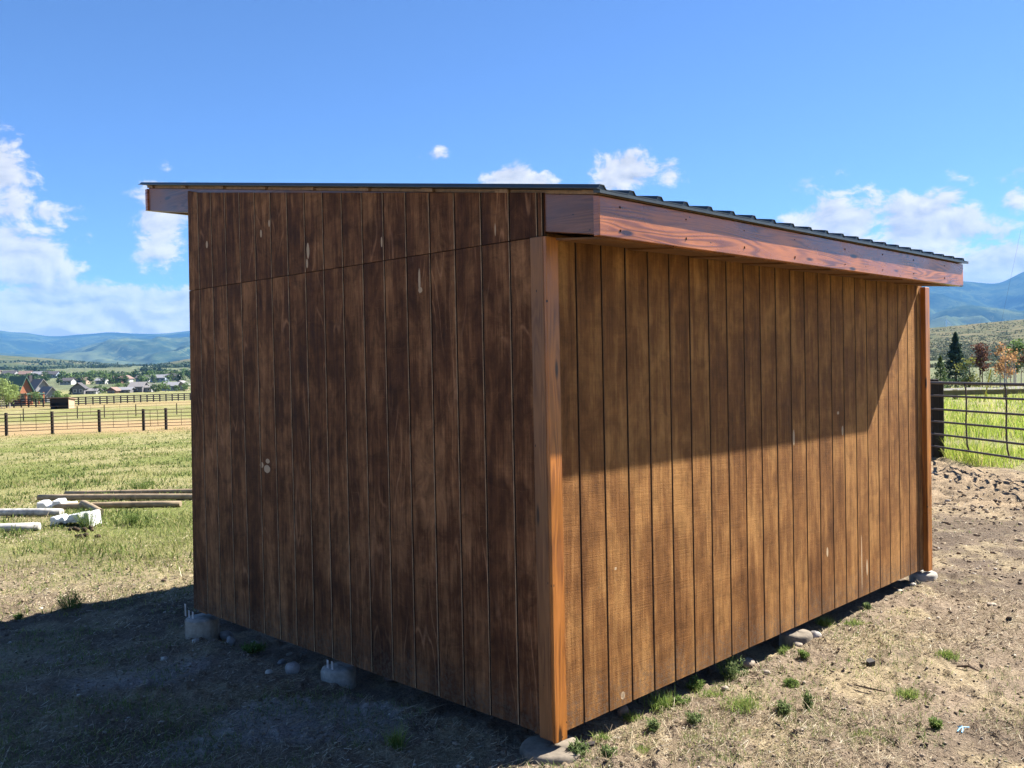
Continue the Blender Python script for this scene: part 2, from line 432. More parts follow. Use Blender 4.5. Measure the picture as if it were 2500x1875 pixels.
# ------------------------------------------------------------------ haze: the air between here and the mountains
def haze():
    m = bpy.data.materials.new('haze_air'); m.use_nodes = True
    nt = m.node_tree; nt.nodes.clear()
    out = nt.nodes.new('ShaderNodeOutputMaterial'); v = nt.nodes.new('ShaderNodeVolumePrincipled')
    v.inputs['Color'].default_value = (.17, .47, 1.0, 1); v.inputs['Density'].default_value = HAZE; v.inputs['Anisotropy'].default_value = 0.0
    nt.links.new(v.outputs[0], out.inputs['Volume'])
    o = MB().box(-9500, 9500, -1500, 8650, -10, 760).build('haze', m)
    tag(o, 'thin blue haze over the valley and mountains', 'haze', kind='stuff')
HAZE = 0.72e-4
haze()

# ------------------------------------------------------------------ wood materials
shed = empty('wooden_shed', (C0[0], C0[1], 0), TH)
tag(shed, 'dark brown stained plywood shed with sloping ribbed metal roof, on round concrete footings', 'shed')

def siding_mat(name, dark, mid, light, marks, warm=0., saw=.5, contour=.5, bl=.36):
    m, t, b, _ = new_mat(name)
    tc = t.node('ShaderNodeTexCoord', object=shed).outputs['Object']
    x, y, z = t.sep(tc)
    u = t.m('ADD', x, y); v = z
    rnd = t.node('ShaderNodeObjectInfo').outputs['Random']
    us = t.m('ADD', u, t.m('MULTIPLY', rnd, 7.))
    V = lambda su, sv, o=0.: t.comb(t.m('MULTIPLY', us, su), t.m('ADD', t.m('MULTIPLY', v, sv), o), t.m('MULTIPLY', rnd, 3.))
    stain = t.noise(V(17., 1.5), 1., 5., .65, .5)
    patch = t.noise(V(4.2, 1.5, 4.), 1., 3., .55, .6)
    wide = t.noise(t.comb(t.m('MULTIPLY', u, 1.7), t.m('MULTIPLY', v, 1.4), 6.), 1., 5., .65, .4)
    band = t.noise(t.comb(t.m('MULTIPLY', u, .8), t.m('MULTIPLY', v, 9.), 2.), 1., 2.)
    grain = t.noise(V(120., 3.2), 1., 3., .65)
    sawn = t.noise(t.comb(t.m('MULTIPLY', us, 3.2), t.m('MULTIPLY', t.m('ADD', v, t.m('MULTIPLY', u, .05)), 170.), rnd), 1., 4., .7, .25)
    speck = t.noise(V(210., 120.), 1., 2., .6)
    val = t.m('ADD', t.m('ADD', t.m('MULTIPLY', stain, .50), t.m('MULTIPLY', patch, .42)), t.m('ADD', t.m('MULTIPLY', grain, .22), t.m('MULTIPLY', band, .10)))
    val = t.m('ADD', val, t.m('ADD', t.m('MULTIPLY', t.m('SUBTRACT', rnd, .5), .055), t.m('ADD', t.m('MULTIPLY', t.m('SUBTRACT', sawn, .5), .14 * saw), t.m('MULTIPLY', t.m('SUBTRACT', wide, .5), .30))))
    c = t.ramp(val, [(.46, dark), (.61, mid), (.74, light)])
    # cathedral grain of the rotary-cut veneer: thin pale contour lines
    nf = t.noise(t.comb(t.m('MULTIPLY', us, 2.6), t.m('MULTIPLY', v, .42), t.m('MULTIPLY', rnd, 9.)), 1., 2.5, .5)
    fr = t.m('FRACT', t.m('MULTIPLY', nf, 17.))
    line = t.m('MULTIPLY', t.mr(t.m('ABSOLUTE', t.m('SUBTRACT', fr, .5)), .10, .0), t.mr(t.noise(V(5., 1.6, 9.), 1., 3.), .46, .66))
    c = t.mix(t.m('MULTIPLY', line, contour), c, tuple(min(1, k * 1.5 + .02) for k in light))
    # scuffs and unstained fibres
    sc1 = t.m('MULTIPLY', t.mr(t.noise(V(60., 11., 3.), 1., 4., .75), .66, .74), t.mr(t.noise(V(3., 2., 6.), 1., 3.), .48, .62))
    c = t.mix(t.m('MULTIPLY', sc1, .45), c, tuple(min(1, k * 2.2) for k in light))
    c = t.mix(t.m('MULTIPLY', t.mr(speck, .68, .78), .25), c, (.46, .32, .20))
    c = t.mix(t.m('MULTIPLY', t.mr(speck, .34, .24), .5), c, tuple(k * .4 for k in dark))
    scr = t.m('MULTIPLY', t.mr(t.noise(t.comb(t.m('MULTIPLY', us, 2.6), t.m('MULTIPLY', v, 150.), 5.), 1., 3., .7), .64, .72), t.mr(t.noise(V(8., 3., 2.), 1., 3.), .47, .62))
    c = t.mix(t.m('MULTIPLY', scr, .40), c, tuple(min(1, k * 1.7) for k in light))
    blot = t.noise(V(9., 7., 7.), 1., 4., .7, .8)
    c = t.mix(1., c, t.ramp(blot, [(.34, 1 - bl), (.5, 1.), (.68, 1 + bl)]), 'MULTIPLY')
    # pale patches: football plugs and gouges in the veneer
    wob = t.m('MULTIPLY', t.m('SUBTRACT', t.noise(tc, 60., 3.), .5), .6)
    mk = None; uv = t.comb(u, v, 0.)
    for (u0, v0, ru, rv) in marks:
        q = t.dot2(uv, (u0, v0, 0.), (1. / ru, 1. / rv, 0.))
        mk = q if mk is None else t.m('MINIMUM', mk, q)
    if mk is not None:
        c = t.mix(t.mr(t.m('ADD', mk, wob), 1.1, .8), c, (.46, .33, .20))
    mud = t.m('MULTIPLY', t.mr(t.m('ADD', v, t.m('MULTIPLY', t.m('SUBTRACT', t.noise(tc, 7., 4., .7), .5), .55)), .26, .02), t.mr(t.noise(tc, 45., 3., .7), .40, .62))
    c = t.mix(t.m('MULTIPLY', mud, .55), c, (.120, .092, .066))
    t.put(b.inputs['Base Color'], c)
    t.put(b.inputs['Roughness'], t.mr(val, .4, .8, .62, .80))
    b.inputs['Specular IOR Level'].default_value = .12
    h = t.m('ADD', t.m('MULTIPLY', sawn, saw), t.m('ADD', t.m('MULTIPLY', grain, .35), t.m('ADD', t.m('MULTIPLY', speck, .4), t.m('MULTIPLY', stain, .4))))
    t.put(b.inputs['Normal'], t.bump(h, .75, .0045))
    return m
MARKS_L = [(3.348, 2.762, .016, .027), (2.585, 2.755, .012, .0276), (2.477, 2.811, .012, .0246), (2.021, 2.58, .016, .05), (2.035, 2.50, .012, .03), (0.928, 2.30, .0095, .07), (0.922, 2.25, .018, .016), (1.259, 2.552, .0077, .03),
           (2.572, 1.204, .0264, .0169), (2.651, 1.174, .024, .0198), (2.583, 1.150, .040, .028), (.323, 2.513, .0044, .033), (1.851, 2.466, .0067, .0204)]
MARKS_R = [(.567, .051, .018, .0218), (2.505, 1.294, .0145, .0558), (3.259, 1.293, .015, .0364), (3.188, 1.427, .018, .012), (2.985, .433, .014, .0354), (3.562, .262, .008, .2194), (3.657, .208, .014, .0633), (.523, .738, .010, .008)]
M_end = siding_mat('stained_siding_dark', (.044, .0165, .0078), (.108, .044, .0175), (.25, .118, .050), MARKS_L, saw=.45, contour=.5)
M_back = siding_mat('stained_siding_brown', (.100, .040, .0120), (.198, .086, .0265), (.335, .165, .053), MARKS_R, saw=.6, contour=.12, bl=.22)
def flat_mat(name, c, rough=.7, spec=.3, metal=0., var=.25, sc=30., bump=.0, bd=.004):
    m, t, b, _ = new_mat(name)
    tc = t.node('ShaderNodeTexCoord').outputs['Object']
    n = t.noise(tc, sc, 5., .65)
    t.put(b.inputs['Base Color'], t.mix(1., c, t.ramp(n, [(.25, 1 - var), (.75, 1 + var)]), 'MULTIPLY'))
    t.put(b.inputs['Roughness'], t.mr(n, .2, .8, max(.05, rough - .1), min(1, rough + .1))); b.inputs['Specular IOR Level'].default_value = spec; b.inputs['Metallic'].default_value = metal
    if bump > 0: t.put(b.inputs['Normal'], t.bump(n, bump, bd))
    return m
M_groove = flat_mat('bare_groove_edge', (.30, .20, .115), .8, .2, var=.7, sc=9.)
M_groove_r = flat_mat('stained_groove_edge', (.12, .07, .035), .8, .2, var=.5, sc=9.)
M_groove_in = flat_mat('groove_floor', (.022, .013, .009), .9, .1, var=.4)

def board_mat(name, base, late, axis, rough=.32, ring=9., knots=True, gloss=.55):
    """stained softwood: growth-ring contours run along the board"""
    m, t, b, _ = new_mat(name)
    tc = t.node('ShaderNodeTexCoord', object=shed).outputs['Object']
    x, y, z = t.sep(tc)
    if axis == 'a': lon, lat = x, z
    elif axis == 'b': lon, lat = y, z
    else: lon, lat = z, t.m('ADD', x, t.m('MULTIPLY', y, 1.31))
    rnd = t.node('ShaderNodeObjectInfo').outputs['Random']
    base_v = t.comb(t.m('MULTIPLY', lon, .75), t.m('MULTIPLY', lat, 8.5), t.m('MULTIPLY', rnd, 5.))
    nf = t.noise(base_v, 1., 2.2, .5, .35)
    fr = t.m('FRACT', t.m('MULTIPLY', t.m('ADD', nf, t.m('MULTIPLY', lat, 2.2)), ring))
    ring_v = t.m('MULTIPLY', t.mr(t.m('ABSOLUTE', t.m('SUBTRACT', fr, .5)), .10, .45), t.mr(t.noise(t.comb(t.m('MULTIPLY', lon, 2.), t.m('MULTIPLY', lat, 4.), 8.), 1., 2.), .35, .6))
    fine = t.noise(t.comb(t.m('MULTIPLY', lon, 6.), t.m('MULTIPLY', lat, 260.), 0.), 1., 3., .6)
    blot = t.noise(t.comb(t.m('MULTIPLY', lon, 1.6), t.m('MULTIPLY', lat, 5.), 3.), 1., 4., .6)
    c = t.mix(t.m('MULTIPLY', ring_v, .8), base, late)
    c = t.mix(1., c, t.ramp(blot, [(.3, .62), (.7, 1.3)]), 'MULTIPLY')
    c = t.mix(1., c, t.ramp(fine, [(.3, .82), (.7, 1.15)]), 'MULTIPLY')
    if knots:
        vo = t.node('ShaderNodeTexVoronoi'); t.put(vo.inputs['Vector'], t.comb(t.m('MULTIPLY', lon, 2.1), t.m('MULTIPLY', lat, 9.), t.m('MULTIPLY', rnd, 20.))); vo.inputs['Scale'].default_value = 1.
        c = t.mix(t.mr(vo.outputs[0], .16, .07), c, tuple(k * .22 for k in late))
        v2 = t.node('ShaderNodeTexVoronoi'); t.put(v2.inputs['Vector'], t.comb(t.m('MULTIPLY', lon, 9.), t.m('MULTIPLY', lat, 17.), t.m('MULTIPLY', rnd, 20.))); v2.inputs['Scale'].default_value = 1.
        c = t.mix(t.mr(v2.outputs[0], .075, .05), c, (.012, .008, .006))
    t.put(b.inputs['Base Color'], c)
    t.put(b.inputs['Roughness'], t.mr(blot, .3, .7, rough, rough + .2))
    b.inputs['Specular IOR Level'].default_value = gloss
    t.put(b.inputs['Normal'], t.bump(t.m('ADD', t.m('MULTIPLY', ring_v, .5), t.m('MULTIPLY', fine, .6)), .35, .002))
    return m
M_fascia = board_mat('stained_fascia', (.40, .130, .032), (.135, .042, .020), 'a', .18, 12., gloss=.85)
M_rake = board_mat('stained_rafter_side', (.19, .080, .040), (.075, .030, .020), 'b', .28, 16., gloss=.7)
M_trim = board_mat('stained_corner_board', (.40, .140, .024), (.17, .052, .011), 'z', .28, 11., gloss=.55)
M_trim2 = board_mat('dark_corner_board', (.235, .105, .036), (.125, .052, .018), 'z', .42, 10., gloss=.4)  # darker and duller than the other corner-board material
M_raft = board_mat('plain_rafter', (.36, .21, .10), (.24, .13, .06), 'b', .6, 8.)
M_soff = flat_mat('stained_soffit', (.17, .085, .035), .7, .2, var=.45, sc=5.)
M_deck = flat_mat('roof_batten_wood', (.30, .20, .12), .8, .2, var=.4)

# ------------------------------------------------------------------ the shed
GW, GD, TK = .0095, .0070, .0125
def plank(u0, u1, zb0, zb1, zt0, zt1, face, mats, name='siding_plank', parent=None, b_end=None):
    """one board of the grooved siding: groove floor on its low-u side, shoulders cut, full-thickness body"""
    mb = MB()
    j = lambda: random.uniform(-.0007, .0007)
    w = u1 - u0
    cs = [(0.0002, GD), (GW, GD), (GW + .0004, .0030), (GW + .0042, 0), (w - .0026, 0), (w - .0002, .0022), (w - .0002, TK), (0.0002, TK)]
    v = []
    for (k, s) in ((0, 0), (1, 1)):
        for (uu, dd) in cs:
            fr = uu / w
            zz = (zb0 + (zb1 - zb0) * fr) if k == 0 else (zt0 + (zt1 - zt0) * fr)
            jj = j() if .001 < uu < w - .001 else 0
            U = u0 + uu + jj
            if b_end and fr > .9: U += b_end * (zz / 3.2)
            v.append((dd, U, zz) if face == 'a' else (U, dd, zz))
    n = len(cs)
    f = [tuple(range(n - 1, -1, -1)), tuple(range(n, 2 * n))]; mi = [0, 0]
    for k in range(n):
        f.append((k, (k + 1) % n, n + (k + 1) % n, n + k)); mi.append({0: 2, 1: 2, 2: 1, 4: 1}.get(k, 0))
    o0 = Vector(((0, (u0 + u1) / 2, zb0) if face == 'a' else ((u0 + u1) / 2, 0, zb0)))
    for q, i in zip(f, mi): mb.f.append(q); mb.mi.append(i)
    mb.v = [tuple(Vector(p) - o0) for p in v]
    return mb.build(name, mats, parent, o0)

zt = lambda b: 2.652 + b * .1473            # top edge of end-wall siding
ztop = lambda b: 2.6485 + b * .1567         # top of rafters
SEAM = 2.443
# end wall (faces the camera's left, in shade)
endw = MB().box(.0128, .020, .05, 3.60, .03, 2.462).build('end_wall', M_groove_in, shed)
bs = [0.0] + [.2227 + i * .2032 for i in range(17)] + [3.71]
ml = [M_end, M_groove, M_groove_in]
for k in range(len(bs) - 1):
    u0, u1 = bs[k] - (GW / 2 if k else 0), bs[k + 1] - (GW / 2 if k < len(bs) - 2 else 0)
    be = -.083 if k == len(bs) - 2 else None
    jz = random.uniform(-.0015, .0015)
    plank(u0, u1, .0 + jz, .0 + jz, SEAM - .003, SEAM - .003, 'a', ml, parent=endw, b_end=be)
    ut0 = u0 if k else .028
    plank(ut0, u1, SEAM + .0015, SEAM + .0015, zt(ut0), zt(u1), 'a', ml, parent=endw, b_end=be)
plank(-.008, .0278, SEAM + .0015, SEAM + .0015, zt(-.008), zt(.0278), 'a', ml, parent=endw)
# back wall (sunlit)
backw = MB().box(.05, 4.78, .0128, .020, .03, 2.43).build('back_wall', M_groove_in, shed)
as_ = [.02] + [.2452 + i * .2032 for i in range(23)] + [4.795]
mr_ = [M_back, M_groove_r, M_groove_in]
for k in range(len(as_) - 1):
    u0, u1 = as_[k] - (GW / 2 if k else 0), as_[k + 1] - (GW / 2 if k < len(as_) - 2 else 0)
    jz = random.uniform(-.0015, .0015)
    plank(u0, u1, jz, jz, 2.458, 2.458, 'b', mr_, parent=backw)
# far end wall and inner framing (the front stands open)
MB().prism([(.02, .0), (3.66, .0), (3.66, 3.18), (.02, 2.65)], 0, 4.8825, 4.895).build('end_wall', M_end, shed)
for (a, b_) in ((.075, 3.60), (1.65, 3.60), (3.25, 3.60), (4.81, 3.60), (.075, .075), (4.81, .075)):
    MB().box(a - .06, a + .06, b_ - .06, b_ + .06, -.02, ztop(b_) - .19, .004).build('post', M_trim2, shed)
MB().box(.02, 4.87, 3.55, 3.66, ztop(3.60) - .40, ztop(3.60) - .19, .004).build('header_beam', M_trim2, shed)
MB().box(.14, 4.75, .022, .06, .02, .16).build('skirt_board', M_trim2, shed)
MB().box(.022, .06, .14, 3.53, .02, .16).build('skirt_board', M_trim2, shed)
# corner boards
MB().box(-.019, -.0005, -.018, .067, -.012, 2.440, .003).build('corner_board', M_trim2, shed)
MB().box(-.0185, .071, -.038, -.0185, -.018, 2.438, .003).build('corner_board', M_trim, shed)
MB().box(0.0, .071, -.018, -.0005, -.010, 2.436, .001).build('corner_board_backing', M_trim2, shed)
MB().box(4.7975, 4.892, -.045, -.0005, -.02, 2.425, .003).build('corner_board', M_trim, shed)
# rafters
ra = [.0135 + i * (4.738 / 8) for i in range(9)]
for i, a in enumerate(ra):
    b0, b1 = (-.3165, 4.325)
    mb = MB().hexa([(a + (.038 if sx else 0), bb, ztop(bb) - (0 if sz else .184)) for sz in (0, 1) for bb in (b0, b1) for sx in (0, 1)], .003)
    o = mb.build('rafter', M_rake if i == 0 else M_raft, shed)
# fascia at the low eave, and one at the high front
MB().hexa([(a, bb, zz + ((bb + .355) * .157 if zz > 2.5 else 0)) for zz in (2.405, 2.588) for bb in (-.355, -.3172) for a in (0.0, 4.79)], .003).build('fascia_board', M_fascia, shed)
MB().box(0.0, 4.79, 4.3258, 4.363, 3.145, 3.32, .003).build('fascia_board', M_fascia, shed)
# battens under the metal
for i, bb in enumerate(np.linspace(-.30, 4.27, 9)):
    z = ztop(bb) + .0005
    MB().hexa([(a, q, ztop(q) + (.0185 if s else .0005)) for s in (0, 1) for q in (bb - .045, bb + .045) for a in (-.004 if 0 < i < 8 else -.002, 4.80)]).build('roof_batten', M_deck, shed)
MB().hexa([(a, q, ztop(q) + (.0180 if s else .0010)) for s in (0, 1) for q in (-.25, 4.22) for a in (.016, .05)]).build('rake_batten', M_deck, shed)
# ribbed metal roof in sheets
mt, tt, bb_, _ = new_mat('dark_roof_metal')
n = tt.noise(tt.node('ShaderNodeTexCoord', object=shed).outputs['Object'], 6., 4.)
tt.put(bb_.inputs['Base Color'], tt.ramp(n, [(.3, (.030, .038, .040)), (.7, (.055, .064, .062))]))
bb_.inputs['Metallic'].default_value = .15; bb_.inputs['Roughness'].default_value = .38; bb_.inputs['Specular IOR Level'].default_value = .5
M_metal = mt
def roof_sheet(a0, ribs, a1, b0, b1, lift):
    P = [(a0, 0.)]
    for r in ribs:
        P += [(r - .030, 0.), (r - .014, .019), (r + .014, .019), (r + .030, 0.)]
    P.append((a1, 0.)); P = sorted(P)
    n = len(P); v = []
    for b_ in (b0, b1):
        for th in (0., .0035):
            for (a, h) in P: v.append((a, b_, ztop(b_) + .0195 + h + th + lift))
    f = []
    for k in range(n - 1):
        f += [(k, k + 1, 2 * n + k + 1, 2 * n + k), (n + k, 3 * n + k, 3 * n + k + 1, n + k + 1), (k, n + k, n + k + 1, k + 1), (2 * n + k, 2 * n + k + 1, 3 * n + k + 1, 3 * n + k)]
    f += [(0, 2 * n, 3 * n, n), (n - 1, 2 * n - 1, 4 * n - 1, 3 * n - 1)]
    return MB().add(v, f).build('roof_sheet', M_metal, shed)
ribs = [-.014 + .2245 * i for i in range(22)]
for s in range(6):
    rb = ribs[s * 4:s * 4 + 4] if s < 5 else ribs[20:]
    roof_sheet(rb[0] - (.034 if s else .040), rb, (rb[-1] + .19) if s < 5 else 4.835, -.385, 4.368, .0005 + .0006 * (s % 2))
MB().hexa([(a, q, ztop(q) + (.0425 if s else .0205)) for s in (0, 1) for q in (-.375, 4.36) for a in (-.031, -.0055)], .003).build('rake_trim', M_metal, shed)
# boards closing the eave from below, laid end to end and a little uneven
for k in range(8):
    a0, a1 = .055 + k * .592, .055 + (k + 1) * .592 - .004
    MB().hexa([(a, q, (2.398 + .009 * (a == a1) + (.026 if q > -.2 else 0)) + (.011 if s_ else 0)) for s_ in (0, 1) for q in (-.3165, -.021) for a in (a0, a1)], .001).build('soffit_board', M_soff, shed)
for r in ribs:  # unseen fill added under each rib so light cannot pass onto the fascia
    cb = MB(); P = [(r - .029, .0003), (r - .0135, .0186), (r + .0135, .0186), (r + .029, .0003)]
    cb.add([(a, q, ztop(q) + .0197 + h) for q in (-.380, -.33) for (a, h) in P], [(0, 1, 2, 3), (7, 6, 5, 4), (0, 4, 5, 1), (1, 5, 6, 2), (2, 6, 7, 3), (3, 7, 4, 0)])
    cb.build('added_rib_closure', M_metal, shed)
MB().hexa([(a, q, ztop(q) + (.0188 if s_ else .004)) for s_ in (0, 1) for q in (-.384, -.346) for a in (-.030, 4.832)]).build('drip_edge', M_metal, shed)
# screw heads / nails in the fascia
for k in range(8):
    a = .08 + k * .62 + random.uniform(-.08, .08)
    for zz in (2.445, 2.545):
        MB().tube((a, -.3552, zz + random.uniform(-.015, .015)), (a, -.3572, zz), .0030, n=6).build('nail', M_groove_in, shed)

# ------------------------------------------------------------------ concrete footings
def conc(name, c, blue=0.):
    m, t, b, _ = new_mat(name)
    tc = t.node('ShaderNodeTexCoord').outputs['Object']
    n = t.noise(tc, 22., 6., .7); n2 = t.noise(tc, 5., 3.)
    cc = t.mix(1., c, t.ramp(n, [(.3, .6), (.7, 1.2)]), 'MULTIPLY')
    cc = t.mix(t.mr(n2, .54, .68), cc, tuple(k * .55 for k in c))
    t.put(b.inputs['Base Color'], cc); b.inputs['Roughness'].default_value = .9
    t.put(b.inputs['Normal'], t.bump(n, .5, .006))
    return m
M_conc = conc('pale_concrete', (.34, .31, .265)); M_conc2 = conc('stained_concrete', (.19, .155, .115)); M_tube = conc('cardboard_form', (.40, .33, .25)); M_galv = flat_mat('galvanised_steel', (.62, .63, .64), .4, .5, .7, .15)
def footing(a, b_, top, rad, label, sleeve=False, h=.3, brackets=(), mat=None):
    x, y, _ = shed_w(a, b_)
    e = empty('concrete_footing', (x, y, top), TH); tag(e, label, 'footing', 'concrete footings under the shed')
    n = 28; mb = MB()
    prof = [(0., 0.002), (rad * .5, .0), (rad - .022, -.001), (rad - .006, -.008), (rad, -.022), (rad, -h)]
    v = []
    for (r, z) in prof:
        for k in range(n):
            t = 2 * math.pi * k / n; w = 1 + .012 * math.sin(3 * t + a * 7); v.append((r * w * math.cos(t), r * w * math.sin(t), z + .003 * math.sin(5 * t + r * 40)))
    f = [(i * n + k, i * n + (k + 1) % n, (i + 1) * n + (k + 1) % n, (i + 1) * n + k) for i in range(len(prof) - 1) for k in range(n)]
    mb.add(v, f); mb.build('pier', mat or M_conc, e, smooth=True)
    if sleeve:
        mb = MB(); v = []
        for r, z in ((rad + .001, -.30), (rad + .006, -.30), (rad + .006, -.016), (rad + .001, -.016)):
            for k in range(n): t = 2 * math.pi * k / n; v.append((r * math.cos(t), r * math.sin(t), z))
        mb.add(v, [(i * n + k, i * n + (k + 1) % n, ((i + 1) % 4) * n + (k + 1) % n, ((i + 1) % 4) * n + k) for i in range(4) for k in range(n)])
        mb.build('cardboard_sleeve', M_tube, e, smooth=False)
    for (bx, by, w, hh) in brackets:
        MB().box(bx - .002, bx + .002, by - w / 2, by + w / 2, -.004, hh, .0008).build('post_bracket', M_galv, e)
footing(.025, 3.63, -.052, .120, 'tall round footing in a cardboard sleeve at the shaded left end', True, .4, [(-.075, .115, .022, .09), (-.075, .055, .022, .05), (-.075, -.005, .022, .05)])
footing(.025, 1.83, -.052, .110, 'whitish round footing under the middle of the shaded end wall', False, .3, [(-.06, .03, .02, .05), (-.06, -.02, .02, .05)])
footing(.03, .03, -.052, .160, 'low flat round footing under the near corner of the shed', False, .25, mat=M_conc2)
footing(2.53, .02, -.045, .112, 'round footing half-way along the sunlit back wall', False, .25, mat=M_conc2)
footing(4.86, .02, -.04, .115, 'round footing under the far right corner of the shed', False, .25)

# ------------------------------------------------------------------ stones and litter
def stone_mat(name, c):
    return flat_mat(name, c, .85, .25, var=.35, sc=28., bump=.4, bd=.006)
SM = {'grey': stone_mat('grey_stone', (.27, .25, .235)), 'tan': stone_mat('tan_stone', (.29, .24, .185)), 'pale': stone_mat('pale_stone', (.42, .38, .32)), 'brown': stone_mat('brown_stone', (.20, .15, .12))}
def rock_mesh(name, w, mat, flat=.55, seed=0):
    rr = np.random.default_rng(seed)
    n, m_ = 12, 7; v = []; f = []
    off = rr.uniform(0, 6, 6); sx, sy = 1.0, rr.uniform(.62, .9)
    for i in range(m_ + 1):
        ph = math.pi * i / m_
        for k in range(n):
            t = 2 * math.pi * k / n
            r = 1 + .13 * math.sin(2 * t + off[0]) * math.sin(ph) + .10 * math.sin(3 * t + off[1] + ph * 2) + .07 * math.cos(4 * ph + off[2] + t)
            v.append((r * math.sin(ph) * math.cos(t) * w / 2 * sx, r * math.sin(ph) * math.sin(t) * w / 2 * sy, r * math.cos(ph) * w / 2 * flat))
    for i in range(m_):
        for k in range(n): f.append((i * n + k, i * n + (k + 1) % n, (i + 1) * n + (k + 1) % n, (i + 1) * n + k))
    return MB().add(v, f).mesh(name, SM[mat], True)
def stone(x, y, w, mat, label, flat=.6, sink=.25, zoff=0.):
    s = stone.k = getattr(stone, 'k', 0) + 1
    o = bpy.data.objects.new('stone', rock_mesh('stone', w, mat, flat, s)); o.location = (x, y, gz(x, y) + w * flat * (.5 - sink) + zoff); o.rotation_euler = (0, 0, s * 1.3)
    link(o); tag(o, label, 'stone', 'stones lying round the shed')
stone(1.49, 5.90, .115, 'tan', 'tan stone at the back wall behind the big green weed', .5)
stone(1.52, 5.60, .060, 'tan', 'small tan stone just right of the big green weed')
stone(1.90, 6.17, .10, 'tan', 'flat tan stone against the footing half-way along the sunlit wall', .45)
stone(2.05, 6.27, .085, 'grey', 'rounded grey stone right of the footing half-way along the sunlit wall', .8)
stone(3.37, 7.74, .060, 'pale', 'small pale stone in the shade line left of the far right footing')
stone(3.18, 7.56, .060, 'pale', 'narrow pale stone poking out from under the far part of the sunlit wall', .4)
stone(3.55, 7.88, .060, 'pale', 'pale stone touching the far right footing')
stone(.58, 5.04, .075, 'brown', 'brown stone in the dark gap under the sunlit wall near the corner', .8)
stone(1.20, 5.28, .045, 'tan', 'little tan stone in front of the big green weed')
stone(3.59, 6.89, .085, 'tan', 'flat tan stone lying alone on bare dirt at the right', .3)
stone(3.97, 7.90, .05, 'pale', 'tiny pale stone on bare dirt beyond the far right footing', .4)
stone(-2.24, 7.02, .10, 'grey', 'rounded grey stone nearest the tall sleeved footing', .8)
stone(-2.12, 6.74, .085, 'grey', 'upright grey stone in shade below the end wall', 1.0)
stone(-1.45, 5.86, .105, 'grey', 'largest grey stone in the shade left of the whitish footing', .8)
stone(-2.27, 6.80, .085, 'brown', 'flat brown stone in front of the tall sleeved footing', .45)
stone(-2.38, 6.74, .06, 'pale', 'small pale stone in front of the tall sleeved footing')
stone(-2.45, 6.31, .055, 'pale', 'pale stone lying alone in shade left of the other stones')
stone(-1.62, 6.25, .065, 'grey', 'grey stone midway between the two shaded footings')
stone(-1.97, 6.83, .085, 'grey', 'flat grey slab stone close under the shaded end wall', .35)
stone(-1.63, 6.52, .055, 'pale', 'whitish flat stone close under the shaded end wall', .4)
stone(-1.60, 5.85, .06, 'pale', 'pale lumpy stone left of the largest grey stone')
stone(-.81, 5.82, .075, 'brown', 'dark stone under the end wall right of the whitish footing', .8)
M_twig = flat_mat('dark_twig', (.075, .052, .038), .9, .1)
def twig(pts, r, label):
    x, y = pts[0][:2]; z = gz(x, y)
    p = [(q[0] - x, q[1] - y, gz(q[0], q[1]) + .008 + q[2] - z) for q in pts]
    o = MB().path(p, [r * .6] + [r] * (len(p) - 2) + [r * .5], 6).build('twig', M_twig, None, (x, y, z)); tag(o, label, 'twig')
twig([(1.955, 5.30, .01), (2.02, 5.23, .016), (2.08, 5.15, .004)], .006, 'straight dark twig lying on the dirt in the right foreground')
twig([(2.70, 5.60, .004), (2.75, 5.55, .014), (2.79, 5.51, .004)], .008, 'short thick dark twig lying at the far right of the dirt')
def chip(x, y, pts, th, mat, label, cat, rz=0.):
    o = MB().prism(pts, 2, 0, th).build(cat.replace(' ', '_'), mat, None, (x, y, gz(x, y) + .004)); o.rotation_euler = (R(14), R(-10), rz); tag(o, label, cat); return o
M_dark = flat_mat('dark_scrap', (.035, .028, .026), .7, .3)
chip(2.17, 5.63, [(0, 0), (.045, -.008), (.05, .03), (.02, .036), (.0, .022)], .035, M_dark, 'dark brown wood chip standing on bare dirt in mid right', 'wood chip', .4)
chip(.335, 4.49, [(-.04, -.01), (.03, -.016), (.045, .004), (-.03, .016)], .014, M_dark, 'black wood chip beside the near corner footing', 'wood chip', .3)
mtw = flat_mat('blue_twine', (.22, .50, .72), .6, .3, var=.1)
def twine():
    x, y = 2.243, 4.60; z = gz(x, y); mb = MB()
    mb.path([(-.035, -.02, .006), (-.01, .0, .016), (.012, .012, .014), (.045, .022, .008)], .0035, 6)
    mb.path([(-.005, .035, .006), (.004, .012, .018), (-.004, -.012, .012), (-.02, -.035, .006)], .0035, 6)
    o = mb.build('baling_twine', mtw, None, (x, y, z)); tag(o, 'scrap of light blue baling twine on the dirt at lower right', 'twine')
twine()
M_dung = flat_mat('dry_manure', (.055, .040, .028), .95, .1, var=.4, bump=.6, bd=.01)
def dung(x, y, label):
    e = empty('manure_pile', (x, y, gz(x, y))); tag(e, label, 'manure')
    for k in range(7):
        o = bpy.data.objects.new('manure_lump', rock_mesh('manure_lump', random.uniform(.045, .075), 'brown', .8, 90 + k)); o.data.materials[0] = M_dung
        o.location = (random.uniform(-.16, .16), random.uniform(-.07, .07), random.uniform(.02, .05)); link(o, e)
dung(-5.75, 12.15, 'dark manure pile in front of the nearer white jump block')
dung(-5.45, 11.6, 'small dark manure lumps in the grass right of the jump blocks')
for k, (x, y) in enumerate([(-2.94, 8.62)]):
    o = bpy.data.objects.new('dirt_clod', rock_mesh('dirt_clod', .13, 'brown', .6, 70 + k)); o.location = (x, y, gz(x, y) + .02); link(o); tag(o, 'dark dirt clod in sunlight just left of the shed', 'dirt clod')

